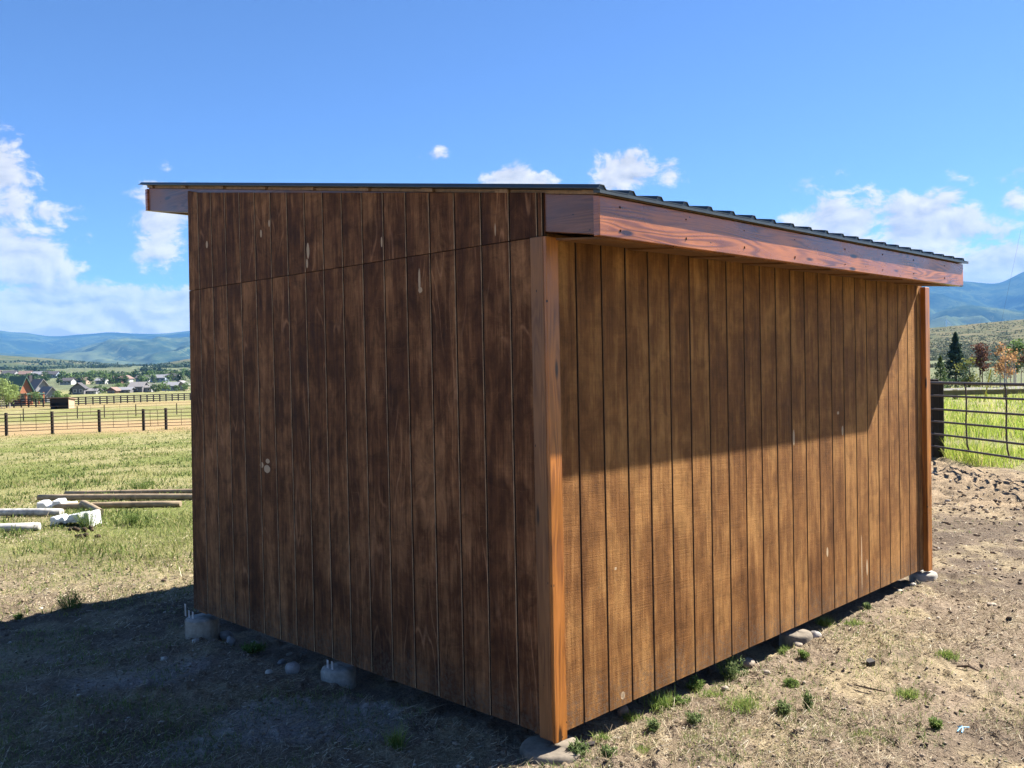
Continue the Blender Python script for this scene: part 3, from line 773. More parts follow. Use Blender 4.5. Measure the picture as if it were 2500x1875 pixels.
# pebbles and crumbs of earth: uncountable
def scatter(n, d0, d1, azd=38., power=0.):
    u = rng.random(n); d = d0 * (d1 / d0) ** u if power == 0 else (d0 ** power + u * (d1 ** power - d0 ** power)) ** (1 / power)
    a = np.radians(rng.uniform(-azd, azd, n))
    return d * np.sin(a) , d * np.cos(a)
def off_shed(x, y, m=.02):
    a, b = shed_ab(x, y)
    ok = ~((a > -m) & (a < 4.9 + m) & (b > -m) & (b < 3.75 + m))
    for (fa, fb, fr) in ((.025, 3.63, .15), (.025, 1.83, .15), (.03, .03, .18), (2.53, .02, .15), (4.86, .02, .15)):
        ok &= ((a - fa) ** 2 + (b - fb) ** 2) > fr * fr
    return ok
def island_mat(name, stops, trans=.0, rough=.8, spec=.2):
    m, t, b, out = new_mat(name)
    rnd = t.node('ShaderNodeNewGeometry').outputs['Random Per Island']
    c = t.ramp(rnd, stops)
    t.put(b.inputs['Base Color'], c); b.inputs['Roughness'].default_value = rough; b.inputs['Specular IOR Level'].default_value = spec
    if trans > 0:
        tr = t.node('ShaderNodeBsdfTranslucent'); t.put(tr.inputs[0], c); mx = t.node('ShaderNodeMixShader'); mx.inputs[0].default_value = trans
        t.l.new(b.outputs[0], mx.inputs[1]); t.l.new(tr.outputs[0], mx.inputs[2]); t.l.new(mx.outputs[0], out.inputs[0])
    return m
def crumbs():
    x, y = scatter(26000, 3.9, 17.); k = off_shed(x, y) & (field_mask(x, y) < .5); x, y = x[k], y[k]
    d = np.hypot(x, y); ch = churn(x, y)
    s = (rng.lognormal(-5.35, .55, len(x))) * (1 + .0 * d) + ch * rng.random(len(x)) ** 5 * .022
    s = np.clip(s, .002, .014) * np.clip(d / 6, 1, 2)
    g = (1 + 5 ** .5) / 2
    ico = np.array([(-1, g, 0), (1, g, 0), (-1, -g, 0), (1, -g, 0), (0, -1, g), (0, 1, g), (0, -1, -g), (0, 1, -g), (g, 0, -1), (g, 0, 1), (-g, 0, -1), (-g, 0, 1)]) / 1.9
    fi = np.array([(0, 11, 5), (0, 5, 1), (0, 1, 7), (0, 7, 10), (0, 10, 11), (1, 5, 9), (5, 11, 4), (11, 10, 2), (10, 7, 6), (7, 1, 8), (3, 9, 4), (3, 4, 2), (3, 2, 6), (3, 6, 8), (3, 8, 9), (4, 9, 5), (2, 4, 11), (6, 2, 10), (8, 6, 7), (9, 8, 1)])
    N = len(x); V = ico[None] * (1 + rng.uniform(-.3, .3, (N, 12, 1)))
    an = rng.uniform(0, 6.28, N); ca, sa = np.cos(an)[:, None], np.sin(an)[:, None]
    st = rng.uniform(.7, 1.5, (N, 1)); X = V[..., 0] * st * ca - V[..., 1] * sa; Y = V[..., 0] * st * sa + V[..., 1] * ca
    V = np.stack([X * s[:, None] + x[:, None], Y * s[:, None] + y[:, None], V[..., 2] * s[:, None] * .65 + (ground_z(x, y) + s * .2)[:, None]], -1).reshape(-1, 3)
    F = (fi[None] + (np.arange(N) * 12)[:, None, None]).reshape(-1, 3)
    me = big_mesh('pebbles', V, F); me.materials.append(island_mat('pebble_mix', [(0, (.10, .075, .055)), (.45, (.21, .16, .11)), (.9, (.27, .22, .165)), (1., (.42, .38, .32))], rough=.95, spec=.1))
    tag(link(bpy.data.objects.new('pebbles', me)), 'loose crumbs of dirt and gravel on the bare ground', 'gravel', kind='stuff')
crumbs()

# ------------------------------------------------------------------ grass and straw
def blades(name, x, y, L, W, lean, curve, mat, label, cat, zoff=0., obj_parent=None, z=None, flat2=False):
    """each blade: base quad + tip triangle, 5 vertices, 3 triangles; x,y,... arrays"""
    N = len(x); th = rng.uniform(0, 2 * np.pi, N); hx, hy = np.cos(th), np.sin(th)
    ph = th + np.pi / 2 + rng.uniform(-.9, .9, N); wx, wy = np.cos(ph) * W / 2, np.sin(ph) * W / 2
    z0 = (ground_z(x, y) if z is None else z) + zoff
    l1 = L * .5; e1 = lean; e2 = lean + curve
    if flat2:
        ex, ey, ez = x + hx * L * np.sin(lean), y + hy * L * np.sin(lean), z0 + L * np.cos(lean)
        V = np.stack([np.stack([x - wx, y - wy, z0], -1), np.stack([x + wx, y + wy, z0 + W * .4], -1), np.stack([ex + wx * .7, ey + wy * .7, ez + W * .4], -1), np.stack([ex - wx * .7, ey - wy * .7, ez], -1)], 1).reshape(-1, 3)
        F = np.arange(N * 4).reshape(-1, 4)
        me = big_mesh(name, V, F); me.materials.append(mat); o = link(bpy.data.objects.new(name, me), obj_parent)
        if label: tag(o, label, cat, kind='stuff')
        return o
    p1x, p1y, p1z = x + hx * l1 * np.sin(e1), y + hy * l1 * np.sin(e1), z0 + l1 * np.cos(e1)
    p2x, p2y, p2z = p1x + hx * l1 * np.sin(e2), p1y + hy * l1 * np.sin(e2), p1z + l1 * np.cos(e2)
    V = np.stack([np.stack([x - wx, y - wy, z0], -1), np.stack([x + wx, y + wy, z0], -1), np.stack([p1x + wx * .8, p1y + wy * .8, p1z], -1), np.stack([p1x - wx * .8, p1y - wy * .8, p1z], -1), np.stack([p2x, p2y, p2z], -1)], 1).reshape(-1, 3)
    b = (np.arange(N) * 5)[:, None]
    F = np.concatenate([b + np.array([[0, 1, 2]]), b + np.array([[0, 2, 3]]), b + np.array([[3, 2, 4]])], 1).reshape(-1, 3)
    me = big_mesh(name, V, F); me.materials.append(mat)
    o = link(bpy.data.objects.new(name, me), obj_parent)
    if label: tag(o, label, cat, kind='stuff')
    return o
M_straw = island_mat('dry_straw', [(0, (.10, .07, .048)), (.3, (.21, .16, .10)), (.65, (.34, .275, .175)), (.92, (.48, .41, .28)), (1, (.60, .55, .43))], .2)
M_green = island_mat('short_grass', [(0, (.065, .115, .025)), (.5, (.13, .19, .045)), (.85, (.23, .26, .075)), (1, (.36, .32, .14))], .40)
M_field = island_mat('field_grass', [(0, (.085, .125, .028)), (.4, (.165, .19, .052)), (.75, (.26, .25, .090)), (1, (.37, .33, .16))], .40)
M_tall = island_mat('tall_grass', [(0, (.16, .25, .03)), (.5, (.30, .38, .055)), (.85, (.43, .44, .11)), (1, (.52, .42, .20))], .45)
# dry straw lying on the ground near the shed
def straw():
    x, y = scatter(300000, 4.0, 19., 37.)
    den = sstep(.40, .62, fbm(x, y, 1.3, 4, 81)) * (.42 + .58 * sstep(-.6, .4, x + .0 * y + (y > 8.0) * 9)) * (1 - .45 * sstep(4.0, 6.5, x - .15 * y + 2.2)) * (1 - churn(x, y))
    k = off_shed(x, y) & (rng.random(len(x)) < .13 + .87 * den); x, y = x[k], y[k]; N = len(x); d = np.hypot(x, y)
    L = rng.uniform(.012, .055, N) * (1 + (rng.random(N) < .05) * rng.uniform(.5, 2.2, N)); W = rng.uniform(.0012, .0032, N) * np.clip(d / 5.0, 1, 2.8)
    blades('straw', x, y, L, W, rng.uniform(1.0, 1.62, N), rng.uniform(-.4, .5, N), M_straw, 'dry straw and dead grass lying over the dirt', 'straw', .004, flat2=True)
straw()
def green():
    x, y = scatter(170000, 4.0, 16., 37.)
    a, b = shed_ab(x, y)
    den = sstep(.52, .66, fbm(x, y, 1.7, 4, 91)) * .9
    den = np.maximum(den, sstep(.55, .75, fbm(x, y, 3.5, 2, 92)) * .5) * (1 - .8 * sstep(1.7, 3.2, x - .2 * (y - 4)) * (1 - 0)) * (1 - churn(x, y))
    left = sstep(.5, -2.5, x)
    strip = sstep(-1.3, -.5, b) * sstep(.1, -.1, b) * sstep(4.2, 2.8, a) * sstep(-.6, 0., a)
    den = np.maximum(den * (.7 + .5 * left), sstep(7.2, 8.6, y - .12 * x - .7) * sstep(-1.5, -2.6, x) * sstep(.40, .60, fbm(x, y, 1.4, 3, 94)) * .75)
    den = np.maximum(den, strip * sstep(.46, .64, fbm(x, y, 3.2, 3, 93)) * .8)
    k = off_shed(x, y) & (rng.random(len(x)) < den); x, y = x[k], y[k]; N = len(x); d = np.hypot(x, y)
    blades('short_grass', x, y, rng.uniform(.015, .055, N), rng.uniform(.0018, .0036, N) * np.clip(d / 5.5, 1, 2.5), rng.uniform(.1, 1.1, N), rng.uniform(0, .9, N), M_green, 'thin patches of short green grass in the dirt round the shed', 'grass', 0.)
green()
def field():
    x, y = scatter(210000, 8.5, 60., 36.)
    fm = field_mask(x, y) * sstep(2.5, -.5, x - .12 * y)
    dn = .35 + .65 * sstep(.35, .6, fbm(x, y, .5, 4, 95))
    k = off_shed(x, y) & (x < 0) & (rng.random(len(x)) < np.clip(fm * dn + .10, 0, 1)); x, y = x[k], y[k]; N = len(x); d = np.hypot(x, y)
    tuft = sstep(.56, .70, fbm(x, y, .9, 3, 96))
    blades('field_grass', x, y, rng.uniform(.03, .07, N) * (1 + 1.5 * tuft), rng.uniform(.004, .008, N) * np.clip(d / 10, 1, 5), rng.uniform(.2, 1.2, N), rng.uniform(0, .9, N), M_field, 'yellow-green grass of the open field at the left', 'grass', 0.)
field()
M_fweed = island_mat('field_weed_leaf', [(0, (.060, .095, .024)), (.5, (.115, .155, .040)), (1, (.20, .23, .07))], .40)
def field_weeds():
    x, y = scatter(150000, 9., 48., 36.)
    cl = fbm(x, y, 1.5, 3, 98); bigp = sstep(.44, .58, fbm(x, y, .20, 3, 99))
    k = off_shed(x, y) & (x < 0) & (cl > .625 - .09 * bigp) & (rng.random(len(x)) < (.25 + .75 * bigp) * sstep(9, 13, y)); x, y, cl = x[k], y[k], cl[k]; N = len(x); d = np.hypot(x, y)
    blades('field_weeds', x, y, rng.uniform(.05, .13, N) * (.6 + 3.2 * np.clip(cl - .52, 0, .25)), rng.uniform(.010, .022, N) * np.clip(d / 14, 1, 3), rng.uniform(.1, 1.3, N), rng.uniform(0, 1., N), M_fweed, 'leafy green weeds growing in clumps through the left field', 'weeds', 0.)
field_weeds()
def tall():
    n = 60000; y = rng.uniform(9.5, 60, n) ; y = 9.5 * (60 / 9.5) ** rng.random(n); x = 7.95 + .075 * (17 - y) + (rng.random(n) ** 1.6) * (2 + y * .55)
    j = fbm(x, y, .6, 3, 97); k = (j > .30) & (field_mask(x, y) > .3); x, y, j = x[k], y[k], j[k]; N = len(x); d = np.hypot(x, y)
    blades('tall_grass', x, y, rng.uniform(.12, .34, N) * (.5 + 1.1 * sstep(.35, .65, j)), rng.uniform(.006, .012, N) * np.clip(d / 16, 1, 3), rng.uniform(.0, .6, N), rng.uniform(0, .8, N), M_tall, 'tall bright green grass behind the paddock rails at the right', 'grass', 0.)
tall()

# ------------------------------------------------------------------ weeds one can pick out
M_weed = island_mat('weed_leaf', [(0, (.065, .12, .022)), (.5, (.12, .185, .04)), (1, (.22, .27, .08))], .4)
M_weed2 = island_mat('blue_green_weed_leaf', [(0, (.07, .11, .035)), (.5, (.13, .18, .06)), (1, (.22, .26, .11))], .4)
M_tuft = island_mat('tuft_blade', [(0, (.10, .17, .035)), (.6, (.20, .27, .06)), (1, (.36, .36, .13))], .4)
def weed(x, y, w, kind, label, h=None):
    z = gz(x, y); h = h or w * .6; e = empty('weed' if kind != 'tuft' else 'grass_tuft', (x, y, z)); tag(e, label, 'weed' if kind != 'tuft' else 'grass tuft', 'weeds and tufts round the shed')
    if kind == 'tuft':
        n = int(120 + 900 * w); px = rng.normal(0, w * .24, n); py = rng.normal(0, w * .20, n)
        blades('blades', px, py, rng.uniform(.5, 1.1, n) * h, rng.uniform(.0025, .0045, n), rng.uniform(.05, .9, n), rng.uniform(0, .9, n), M_tuft, None, None, 0., e, np.full(n, -.005))['kind'] = 'stuff'
        return
    ns = int(10 + 90 * w); mb = MB(); lx, ly, lz = [], [], []
    for k in range(ns):
        a = random.uniform(0, 6.28); r = w * .42 * math.sqrt(random.random()); hh = h * random.uniform(.5, 1.05) * (1 - .45 * (r / (w * .5)) ** 2)
        b0 = Vector((r * .35 * math.cos(a), r * .35 * math.sin(a), -.01)); b1 = Vector((r * math.cos(a), r * math.sin(a), hh))
        mb.tube(b0, b1, .0022, .001, 4, False)
        m_ = 26
        for q in range(m_):
            t = random.uniform(.2, 1.02); p = b0.lerp(b1, t); s = .022 * (1.15 - .5 * t) * (w / .2) ** .3
            lx.append(p.x + random.gauss(0, s * .55)); ly.append(p.y + random.gauss(0, s * .55)); lz.append(p.z + random.gauss(0, s * .3))
    mb.build('stems', M_weed, e)
    n = len(lx)
    blades('leaves', np.array(lx), np.array(ly), rng.uniform(.010, .026, n), rng.uniform(.004, .008, n), rng.uniform(.2, 1.5, n), rng.uniform(-.3, .8, n), M_weed if kind == 'weed' else M_weed2, None, None, 0., e, np.array(lz))['kind'] = 'stuff'
weed(1.34, 5.66, .28, 'weed2', 'largest bushy green weed at the foot of the sunlit wall', .16)
weed(1.05, 5.42, .14, 'weed', 'green weed in the shade line left of the largest weed', .09)
weed(.82, 5.13, .16, 'tuft', 'wispy grass tuft by the sunlit wall near the corner', .12)
weed(.92, 5.12, .13, 'weed', 'low green weed beside the wispy tuft near the corner', .06)
weed(2.27, 6.73, .13, 'tuft', 'bright grass tuft at the wall right of the middle footing', .09)
weed(2.44, 6.58, .15, 'tuft', 'flat yellow-green tuft right of the middle footing, out from the wall', .05)
weed(2.71, 7.05, .07, 'weed2', 'small upright weed by the far part of the sunlit wall', .08)
weed(1.80, 6.12, .09, 'tuft', 'small tuft in front of the middle footing', .06)
weed(1.84, 5.84, .08, 'weed', 'little weed on dirt below the middle footing', .05)
weed(1.63, 5.42, .11, 'weed', 'flat little weed right of the largest weed', .04)
weed(1.23, 5.00, .22, 'tuft', 'wide thin grass tuft in front of the largest weed', .08)
weed(1.42, 4.88, .10, 'weed2', 'dark feathery weed in the right foreground', .07)
weed(1.58, 4.97, .06, 'weed2', 'upright feathery weed in the right foreground', .11)
weed(2.21, 5.15, .15, 'tuft', 'star-shaped tuft right of the straight twig', .06)
weed(2.72, 5.76, .14, 'tuft', 'sparse tuft at the far right beside the thick twig', .07)
weed(2.14, 4.66, .07, 'weed', 'tiny weed left of the blue twine', .06)
weed(.69, 4.70, .09, 'weed2', 'green sprig on straw right of the near corner', .07)
weed(.93, 4.82, .11, 'weed2', 'dark green sprig on straw further right of the near corner', .06)
weed(.29, 4.42, .12, 'weed2', 'green weed in front of the near corner footing', .06)
weed(.43, 4.40, .09, 'weed2', 'second green weed in front of the near corner footing, further right', .05)
weed(.42, 4.60, .09, 'tuft', 'pale tuft right beside the near corner footing', .05)
weed(-3.90, 7.98, .32, 'weed', 'leafy weed on the edge of the shed shadow at left', .17)
weed(-4.24, 7.75, .10, 'weed', 'small weed at the shadow edge by the left margin', .05)
weed(-5.85, 12.55, .55, 'weed', 'tall leafy weed growing before the nearer white jump block', .36)
weed(-5.35, 12.75, .35, 'weed', 'leafy weed at the right end of the nearer jump block', .2)
weed(-7.3, 12.15, .3, 'weed', 'leafy weed against the front jump pole', .16)
weed(-5.3, 16.9, .9, 'weed', 'broad green weed patch behind the jump poles', .4)
weed(-7.2, 17.6, .7, 'weed', 'smaller green weed patch behind the left ends of the jump poles', .25)
weed(-1.9, 6.55, .25, 'weed', 'dark green weed in the shade below the end wall', .06)
weed(.62, 4.98, .10, 'tuft', 'thin tuft in the shade line close to the near corner', .06)
weed(1.10, 5.20, .16, 'tuft', 'low broad tuft between the wispy tuft and the largest weed', .05)
weed(.60, 4.45, .14, 'tuft', 'low pale tuft in the foreground right of the corner footing', .04)
weed(1.75, 4.60, .16, 'tuft', 'flat sparse tuft at the bottom edge of the dirt', .04)
weed(-.62, 4.55, .07, 'tuft', 'single dry stalk tuft in the shade at the lower edge', .14)

# ------------------------------------------------------------------ jump poles and blocks in the field
M_pole_b = flat_mat('brown_pole', (.27, .205, .135), .8, .2, var=.45, sc=7., bump=.3)
M_pole_g = flat_mat('peeling_grey_pole', (.40, .38, .35), .8, .2, var=.55, sc=9., bump=.3)
M_white = flat_mat('white_plastic', (.58, .58, .57), .5, .35, var=.18, sc=6.)
def pole(x0, y0, z0, x1, y1, z1, r, mat, label):
    g0, g1 = gz(x0, y0) + r + z0, gz(x1, y1) + r + z1
    n = 9; pts = [(0 + (x1 - x0) * t, (y1 - y0) * t, (g1 - g0) * t + math.sin(t * 3.1) * .008) for t in np.linspace(0, 1, n)]
    o = MB().path(pts, [r * .96] + [r] * (n - 2) + [r * .95], 12).build('jump_pole', mat, None, (x0, y0, g0), True)
    o.data.polygons.foreach_set('use_smooth', [len(p.vertices) == 4 for p in o.data.polygons]); tag(o, label, 'pole', 'poles lying in the grass')
pole(-8.15, 16.6, .01, -4.3, 16.0, .01, .046, M_pole_b, 'farthest brown pole lying in the field grass')
pole(-8.2, 15.75, .03, -4.4, 15.1, .0, .052, M_pole_b, 'long brown pole behind the farther white block')
pole(-7.35, 14.55, .0, -5.25, 14.38, .0, .050, M_pole_b, 'short brown pole with its right end in sight left of the shed')
pole(-9.6, 14.25, .0, -6.75, 13.62, .01, .056, M_pole_g, 'thick peeling grey pole whose end rests by the nearer white block')
pole(-9.4, 12.0, .0, -6.40, 12.3, .0, .058, M_pole_g, 'nearest peeling grey pole running out of frame at left')
pole(-6.05, 13.35, .04, -6.9, 14.6, .04, .05, M_pole_b, 'brown pole end seen behind the nearer white block')
def block(x, y, rz, kx, kz, prof, dep, label):
    mb = MB().prism([(p * kx, q * kz) for p, q in prof], 1, -dep / 2, dep / 2)
    o = mb.build('jump_block', M_white, None, (x, y, gz(x, y) - .02)); o.rotation_euler = (0, 0, rz)
    mo = o.modifiers.new('bevel', 'BEVEL'); mo.width = .018; mo.segments = 2; mo.limit_method = 'ANGLE'
    tag(o, label, 'jump block', 'white plastic jump blocks')
block(-6.42, 12.80, R(-8), .70, .58, [(0, 0), (0, .25), (.10, .26), (.14, .20), (.20, .21), (.23, .26), (.29, .26), (.33, .16), (.40, .30), (.62, .33), (.64, .24), (.70, .24), (.72, .36), (.82, .36), (.86, 0), (.76, 0), (.70, .12), (.20, .12), (.12, 0)], .30, 'nearer notched white plastic jump block behind a weed')
block(-7.60, 14.62, R(12), .78, .78, [(0, 0), (0, .20), (.15, .20), (.20, .13), (.28, .13), (.30, .22), (.46, .22), (.48, .14), (.62, .14), (.68, .15), (.70, 0)], .34, 'farther notched white plastic jump block among the brown poles')

# ------------------------------------------------------------------ fences
M_fpost = flat_mat('dark_fence_post', (.030, .023, .018), .85, .2, var=.4, sc=18., bump=.4)
M_pipe = flat_mat('rusty_brown_pipe', (.065, .047, .040), .6, .4, .2, .35)
M_pipe_far = flat_mat('brown_pipe', (.085, .060, .042), .7, .3, .1, .3)
def pipe_fence(name, posts, rails, stays, pr, sr, pw, ph, label, label_group=None, mp=None, mr2=None):
    """posts: list of (x,y); rails: heights over ground; runs straight from post to post"""
    x0, y0 = posts[0]; e = empty(name, (x0, y0, gz(x0, y0))); tag(e, label, 'fence', label_group); z0 = e.location.z
    pm = mp or M_fpost; rm = mr2 or M_pipe
    for (x, y) in posts:
        g = float(ground_base(x, y)) - z0; v = (x - x0, y - y0)
        MB().box(v[0] - pw / 2, v[0] + pw / 2, v[1] - pw / 2, v[1] + pw / 2, g - .3, g + ph + random.uniform(-.03, .03), .008).build('post', pm, e)
    for h in rails:
        pts = [(x - x0, y - y0 - pw * .5 - pr, float(ground_base(x, y)) - z0 + h) for (x, y) in posts]
        MB().path(pts, pr, 6).build('rail', rm, e, smooth=True)
    for k in range(len(posts) - 1):
        for j in range(stays):
            t = (j + 1) / (stays + 1); x = posts[k][0] + (posts[k + 1][0] - posts[k][0]) * t; y = posts[k][1] + (posts[k + 1][1] - posts[k][1]) * t
            g = float(ground_base(posts[k][0], posts[k][1])) * (1 - t) + float(ground_base(posts[k + 1][0], posts[k + 1][1])) * t - z0
            MB().path([(x - x0, y - y0 - pw * .5 - pr * 2.2, g + hh) for hh in (rails[0], rails[-1])], sr, 5).build('stay', rm, e)
    return e
def bear(px, y): return ((px - 1250) / F_PX * y, y)
pipe_fence('pipe_fence', [bear(p, y) for p, y in ((-215, 50), (-100, 51), (12.6, 52), (125, 52.8), (240, 53.4), (348, 54), (403, 54.4), (520, 55.), (640, 55.6))],
           [.25, .42, .6, .8, 1.0, 1.2], 2, .019, .013, .135, 1.29, 'brown pipe-rail fence with dark wooden posts across the left field', mr2=M_pipe_far)
pipe_fence('wire_fence', [bear(p, y) for p, y in ((-180, 78), (-60, 79), (55, 80), (187, 82), (253, 83), (330, 84), (430, 86), (560, 88))], [.3, .6, .9, 1.15], 1, .012, .010, .07, 1.1, 'faint thin-railed fence beyond the pipe fence in the left field', mr2=M_pipe_far)

def paddock():
    P = lambda y: (7.80 + .075 * (17 - y), y)
    px, py = P(17.0); z = -.05
    e = empty('paddock_rail_fence', (px, py, z)); tag(e, 'brown steel rail panels on a dark wooden post right of the shed', 'fence')
    MB().box(-.02, .10, -.06, .10, -.3, 1.48, .012).build('post', M_fpost, e)
    MB().box(.104, .205, -.03, .10, -.3, 1.44, .012).build('post', M_fpost, e)
    hs = [1.41, 1.18, .935, .705, .47, .24]
    for i, h in enumerate(hs):
        r = .026 if i == 0 else .019
        pts = []
        for y in (9.6, 12.2, 14.7, 17.0, 19.8, 23.5):
            x, yy = P(y); pts.append((x - px - .045, yy - py - .04, h + (17 - y) * .008 + .004 * math.sin(y * 2 + i)))
        MB().path(pts, r, 8).build('rail', M_pipe, e, smooth=True)
    for y in (12.35, 13.5, 14.72, 15.85, 19.0, 21.0):
        x, yy = P(y); s = (17 - y) * .008
        pts = [(x - px - .045 + o, yy - py - .02, h + s) for h, o in ((1.41, -.03), (1.33, .0), (1.1, .01), (.7, 0.), (.36, .015), (.24, .045))]
        MB().path(pts, .014, 6).build('stay', M_pipe, e, smooth=True)
paddock()

M_beam = flat_mat('yellowed_timber', (.15, .125, .055), .85, .2, var=.35, sc=5.)
def low_rail():
    y0 = 44.; e = empty('low_timber_rail', (21.0, y0, -.15)); tag(e, 'low yellowish timber rail on short posts beyond the green grass', 'fence')
    MB().hexa([(x, yy, z) for z in (.18, .42) for yy in (-.06, .06) for x in (-2., 10.)], .01).build('rail', M_beam, e)
    for x in (.35, 2.8, 5.6, 8.4): MB().box(x - .10, x + .10, .07, .20, -.9, .45, .01).build('post', M_beam, e)
low_rail()
M_road = flat_mat('pale_gravel_road', (.17, .16, .15), .95, .1, var=.15, sc=.6)
tag(MB().add([(14., 50., -.16), (60., 50., .10), (60., 58., .10), (14., 58., -.16)], [(0, 1, 2, 3)]).build('road', M_road), kind='structure')
M_yel = flat_mat('yellow_plastic', (.62, .47, .05), .5, .4, var=.1)
M_wire = flat_mat('dark_wire', (.05, .05, .05), .6, .3)
def guy():
    x, y = 20.6, 40.; e = empty('guy_wire', (x, y, -.15)); tag(e, 'yellow guard sleeve on a slanting guy wire by the small trees', 'guy wire')
    d = Vector((.62, .25, 2.15)).normalized()
    MB().tube((0, 0, 0), d * 1.5, .032, n=8).build('guard_sleeve', M_yel, e)
    MB().tube((0, 0, -.1), d * 8., .003, n=5).build('cable', M_wire, e)
guy()

# ------------------------------------------------------------------ trees
def leaf_quads(P, s, up=0.):
    N = len(P); a = rng.normal(0, 1, (N, 3)); a /= np.linalg.norm(a, axis=1)[:, None] + 1e-9; b = rng.normal(0, 1, (N, 3)); b -= a * (a * b).sum(1)[:, None]; b /= np.linalg.norm(b, axis=1)[:, None] + 1e-9
    s = (np.ones(N) * s * rng.uniform(.6, 1.3, N))[:, None]
    V = np.stack([P - a * s, P + b * s * .6, P + a * s, P - b * s * .6], 1).reshape(-1, 3)
    return V, np.arange(N * 4).reshape(-1, 4)
def leaf_mat(name, c, var=.45):
    return island_mat(name, [(0, tuple(k * (1 - var) for k in c)), (.55, c), (1, tuple(min(1, k * (1 + var)) for k in c))], .35)
M_bark = flat_mat('tree_bark', (.12, .085, .06), .9, .1, var=.4); M_palebark = flat_mat('pale_bark', (.42, .39, .34), .9, .1, var=.3)
def spruce(x, y, h, w, mat, label, n=2600, name='spruce_tree'):
    z = float(ground_base(x, y)); e = empty(name, (x, y, z)); tag(e, label, 'tree')
    MB().tube((0, 0, -.2), (0, 0, h * .97), .035 * h ** .8, .01, 7).build('trunk', M_bark, e)
    t = rng.random(n) ** .75; lay = np.floor(t * 17) / 17 + rng.normal(0, .012, n); lay = np.clip(lay, 0, 1)
    r = w / 2 * (1 - lay) ** .95 * (.25 + .75 * rng.random(n) ** .6) * (1 + .28 * np.sin(lay * 43 + 1))
    a = rng.uniform(0, 6.283, n); lob = 1 + .22 * np.sin(a * 5 + lay * 31)
    r = r * lob
    P = np.stack([r * np.cos(a), r * np.sin(a), h * (.06 + .94 * lay) - r * .22 + rng.normal(0, h * .01, n)], 1)
    V, F = leaf_quads(P, .035 * h ** .7); me = big_mesh('crown', V, F); me.materials.append(mat); link(bpy.data.objects.new('crown', me), e)
def broad(x, y, h, w, mat, label, n=1500, trunks=1, clumps=9, name='broadleaf_tree', cat='tree', bark=None, lo=.3, group=None, ls=None, z=None):
    z = float(ground_base(x, y)) if z is None else z; e = empty(name, (x, y, z)); tag(e, label, cat, group)
    mb = MB()
    cs = []
    for k in range(clumps):
        a = random.uniform(0, 6.28); rr = w * .5 * math.sqrt(random.random()) * .75; zz = h * random.uniform(lo + .08, .90); rr *= (1.05 - .55 * abs(zz / h - .55))
        cs.append((rr * math.cos(a), rr * math.sin(a), zz))
    cs.append((0, 0, h * .9))
    for k in range(trunks):
        o = (0, 0) if trunks == 1 else (random.uniform(-.3, .3) * w, random.uniform(-.2, .2) * w)
        mb.path([(o[0], o[1], -.2), (o[0] * 1.05, o[1], h * .35), (o[0] * .7, o[1] * .7, h * .8)], [(.030 if trunks == 1 else .016) * h ** .8, (.022 if trunks == 1 else .012) * h ** .8, .006 * h], 6)
    for c in cs: mb.tube((0, 0, h * .3), c, .010 * h ** .8, .004 * h ** .8, 4, False)
    mb.build('trunk', bark or M_bark, e)
    ci = rng.integers(0, len(cs), n); cc = np.array(cs)[ci]; sz = w * .22 * (.7 + .6 * rng.random(len(cs)))[ci]
    P = cc + rng.normal(0, 1, (n, 3)) * sz[:, None] * np.array([.62, .62, .55])
    P[:, 2] = np.clip(P[:, 2], h * lo * .6, h * 1.02)
    V, F = leaf_quads(P, ls or .045 * h ** .6); me = big_mesh('crown', V, F); me.materials.append(mat); link(bpy.data.objects.new('crown', me), e)
L_spruce = leaf_mat('spruce_needles', (.040, .075, .055)); L_yel = leaf_mat('yellow_green_leaves', (.20, .21, .05)); L_red = leaf_mat('red_brown_leaves', (.13, .065, .045)); L_org = leaf_mat('orange_tan_leaves', (.40, .23, .10)); L_grn = leaf_mat('fresh_green_leaves', (.13, .20, .065)); L_dk = leaf_mat('dark_green_leaves', (.045, .085, .030)); L_asp = leaf_mat('aspen_leaves', (.22, .28, .09)); L_mid = leaf_mat('mid_green_leaves', (.085, .13, .045))
def rb(px, y): return bear(px, y)
x, y = rb(2334, 64); spruce(x, y, 3.95, 2.3, L_spruce, 'dark blue-green spruce standing behind the right-hand rails', 3400)
x, y = rb(2296, 62); spruce(x, y, 2.3, 1.5, L_mid, 'low green conifer at the left foot of the tall spruce', 1300)
x, y = rb(2368, 60); broad(x, y, 2.0, 1.5, L_yel, 'yellow-green bush between the spruce and the red-brown tree', 900, 1, 7, 'bush', 'bush', lo=.05)
x, y = rb(2394, 61); broad(x, y, 3.0, 1.25, L_red, 'slim red-brown leaved tree right of the spruce', 900, 2, 8, lo=.35)
x, y = rb(2446, 60); broad(x, y, 3.1, 1.0, L_org, 'tall thin tree with orange-tan leaves', 420, 3, 8, bark=M_palebark)
x, y = rb(2464, 58); broad(x, y, 2.5, 1.5, L_org, 'shorter orange-tan leaved tree beside the green one', 520, 3, 8, bark=M_palebark)
x, y = rb(2483, 61); broad(x, y, 3.2, 1.5, L_grn, 'fresh green tree near the right edge of the photo', 1200, 3, 9, bark=M_palebark)
x, y = rb(2512, 60); broad(x, y, 2.6, 1.2, L_red, 'red-brown tree cut by the right edge of the photo', 800, 2, 8)
x, y = rb(2420, 66); broad(x, y, 1.1, 1.9, L_mid, 'low green bush behind the yellow guy guard', 600, 1, 6, 'bush', 'bush', lo=.02)
x, y = rb(2320, 58); broad(x, y, .7, 1.4, L_dk, 'low dark bush right behind the top of the dark post', 500, 1, 6, 'bush', 'bush', lo=.02)
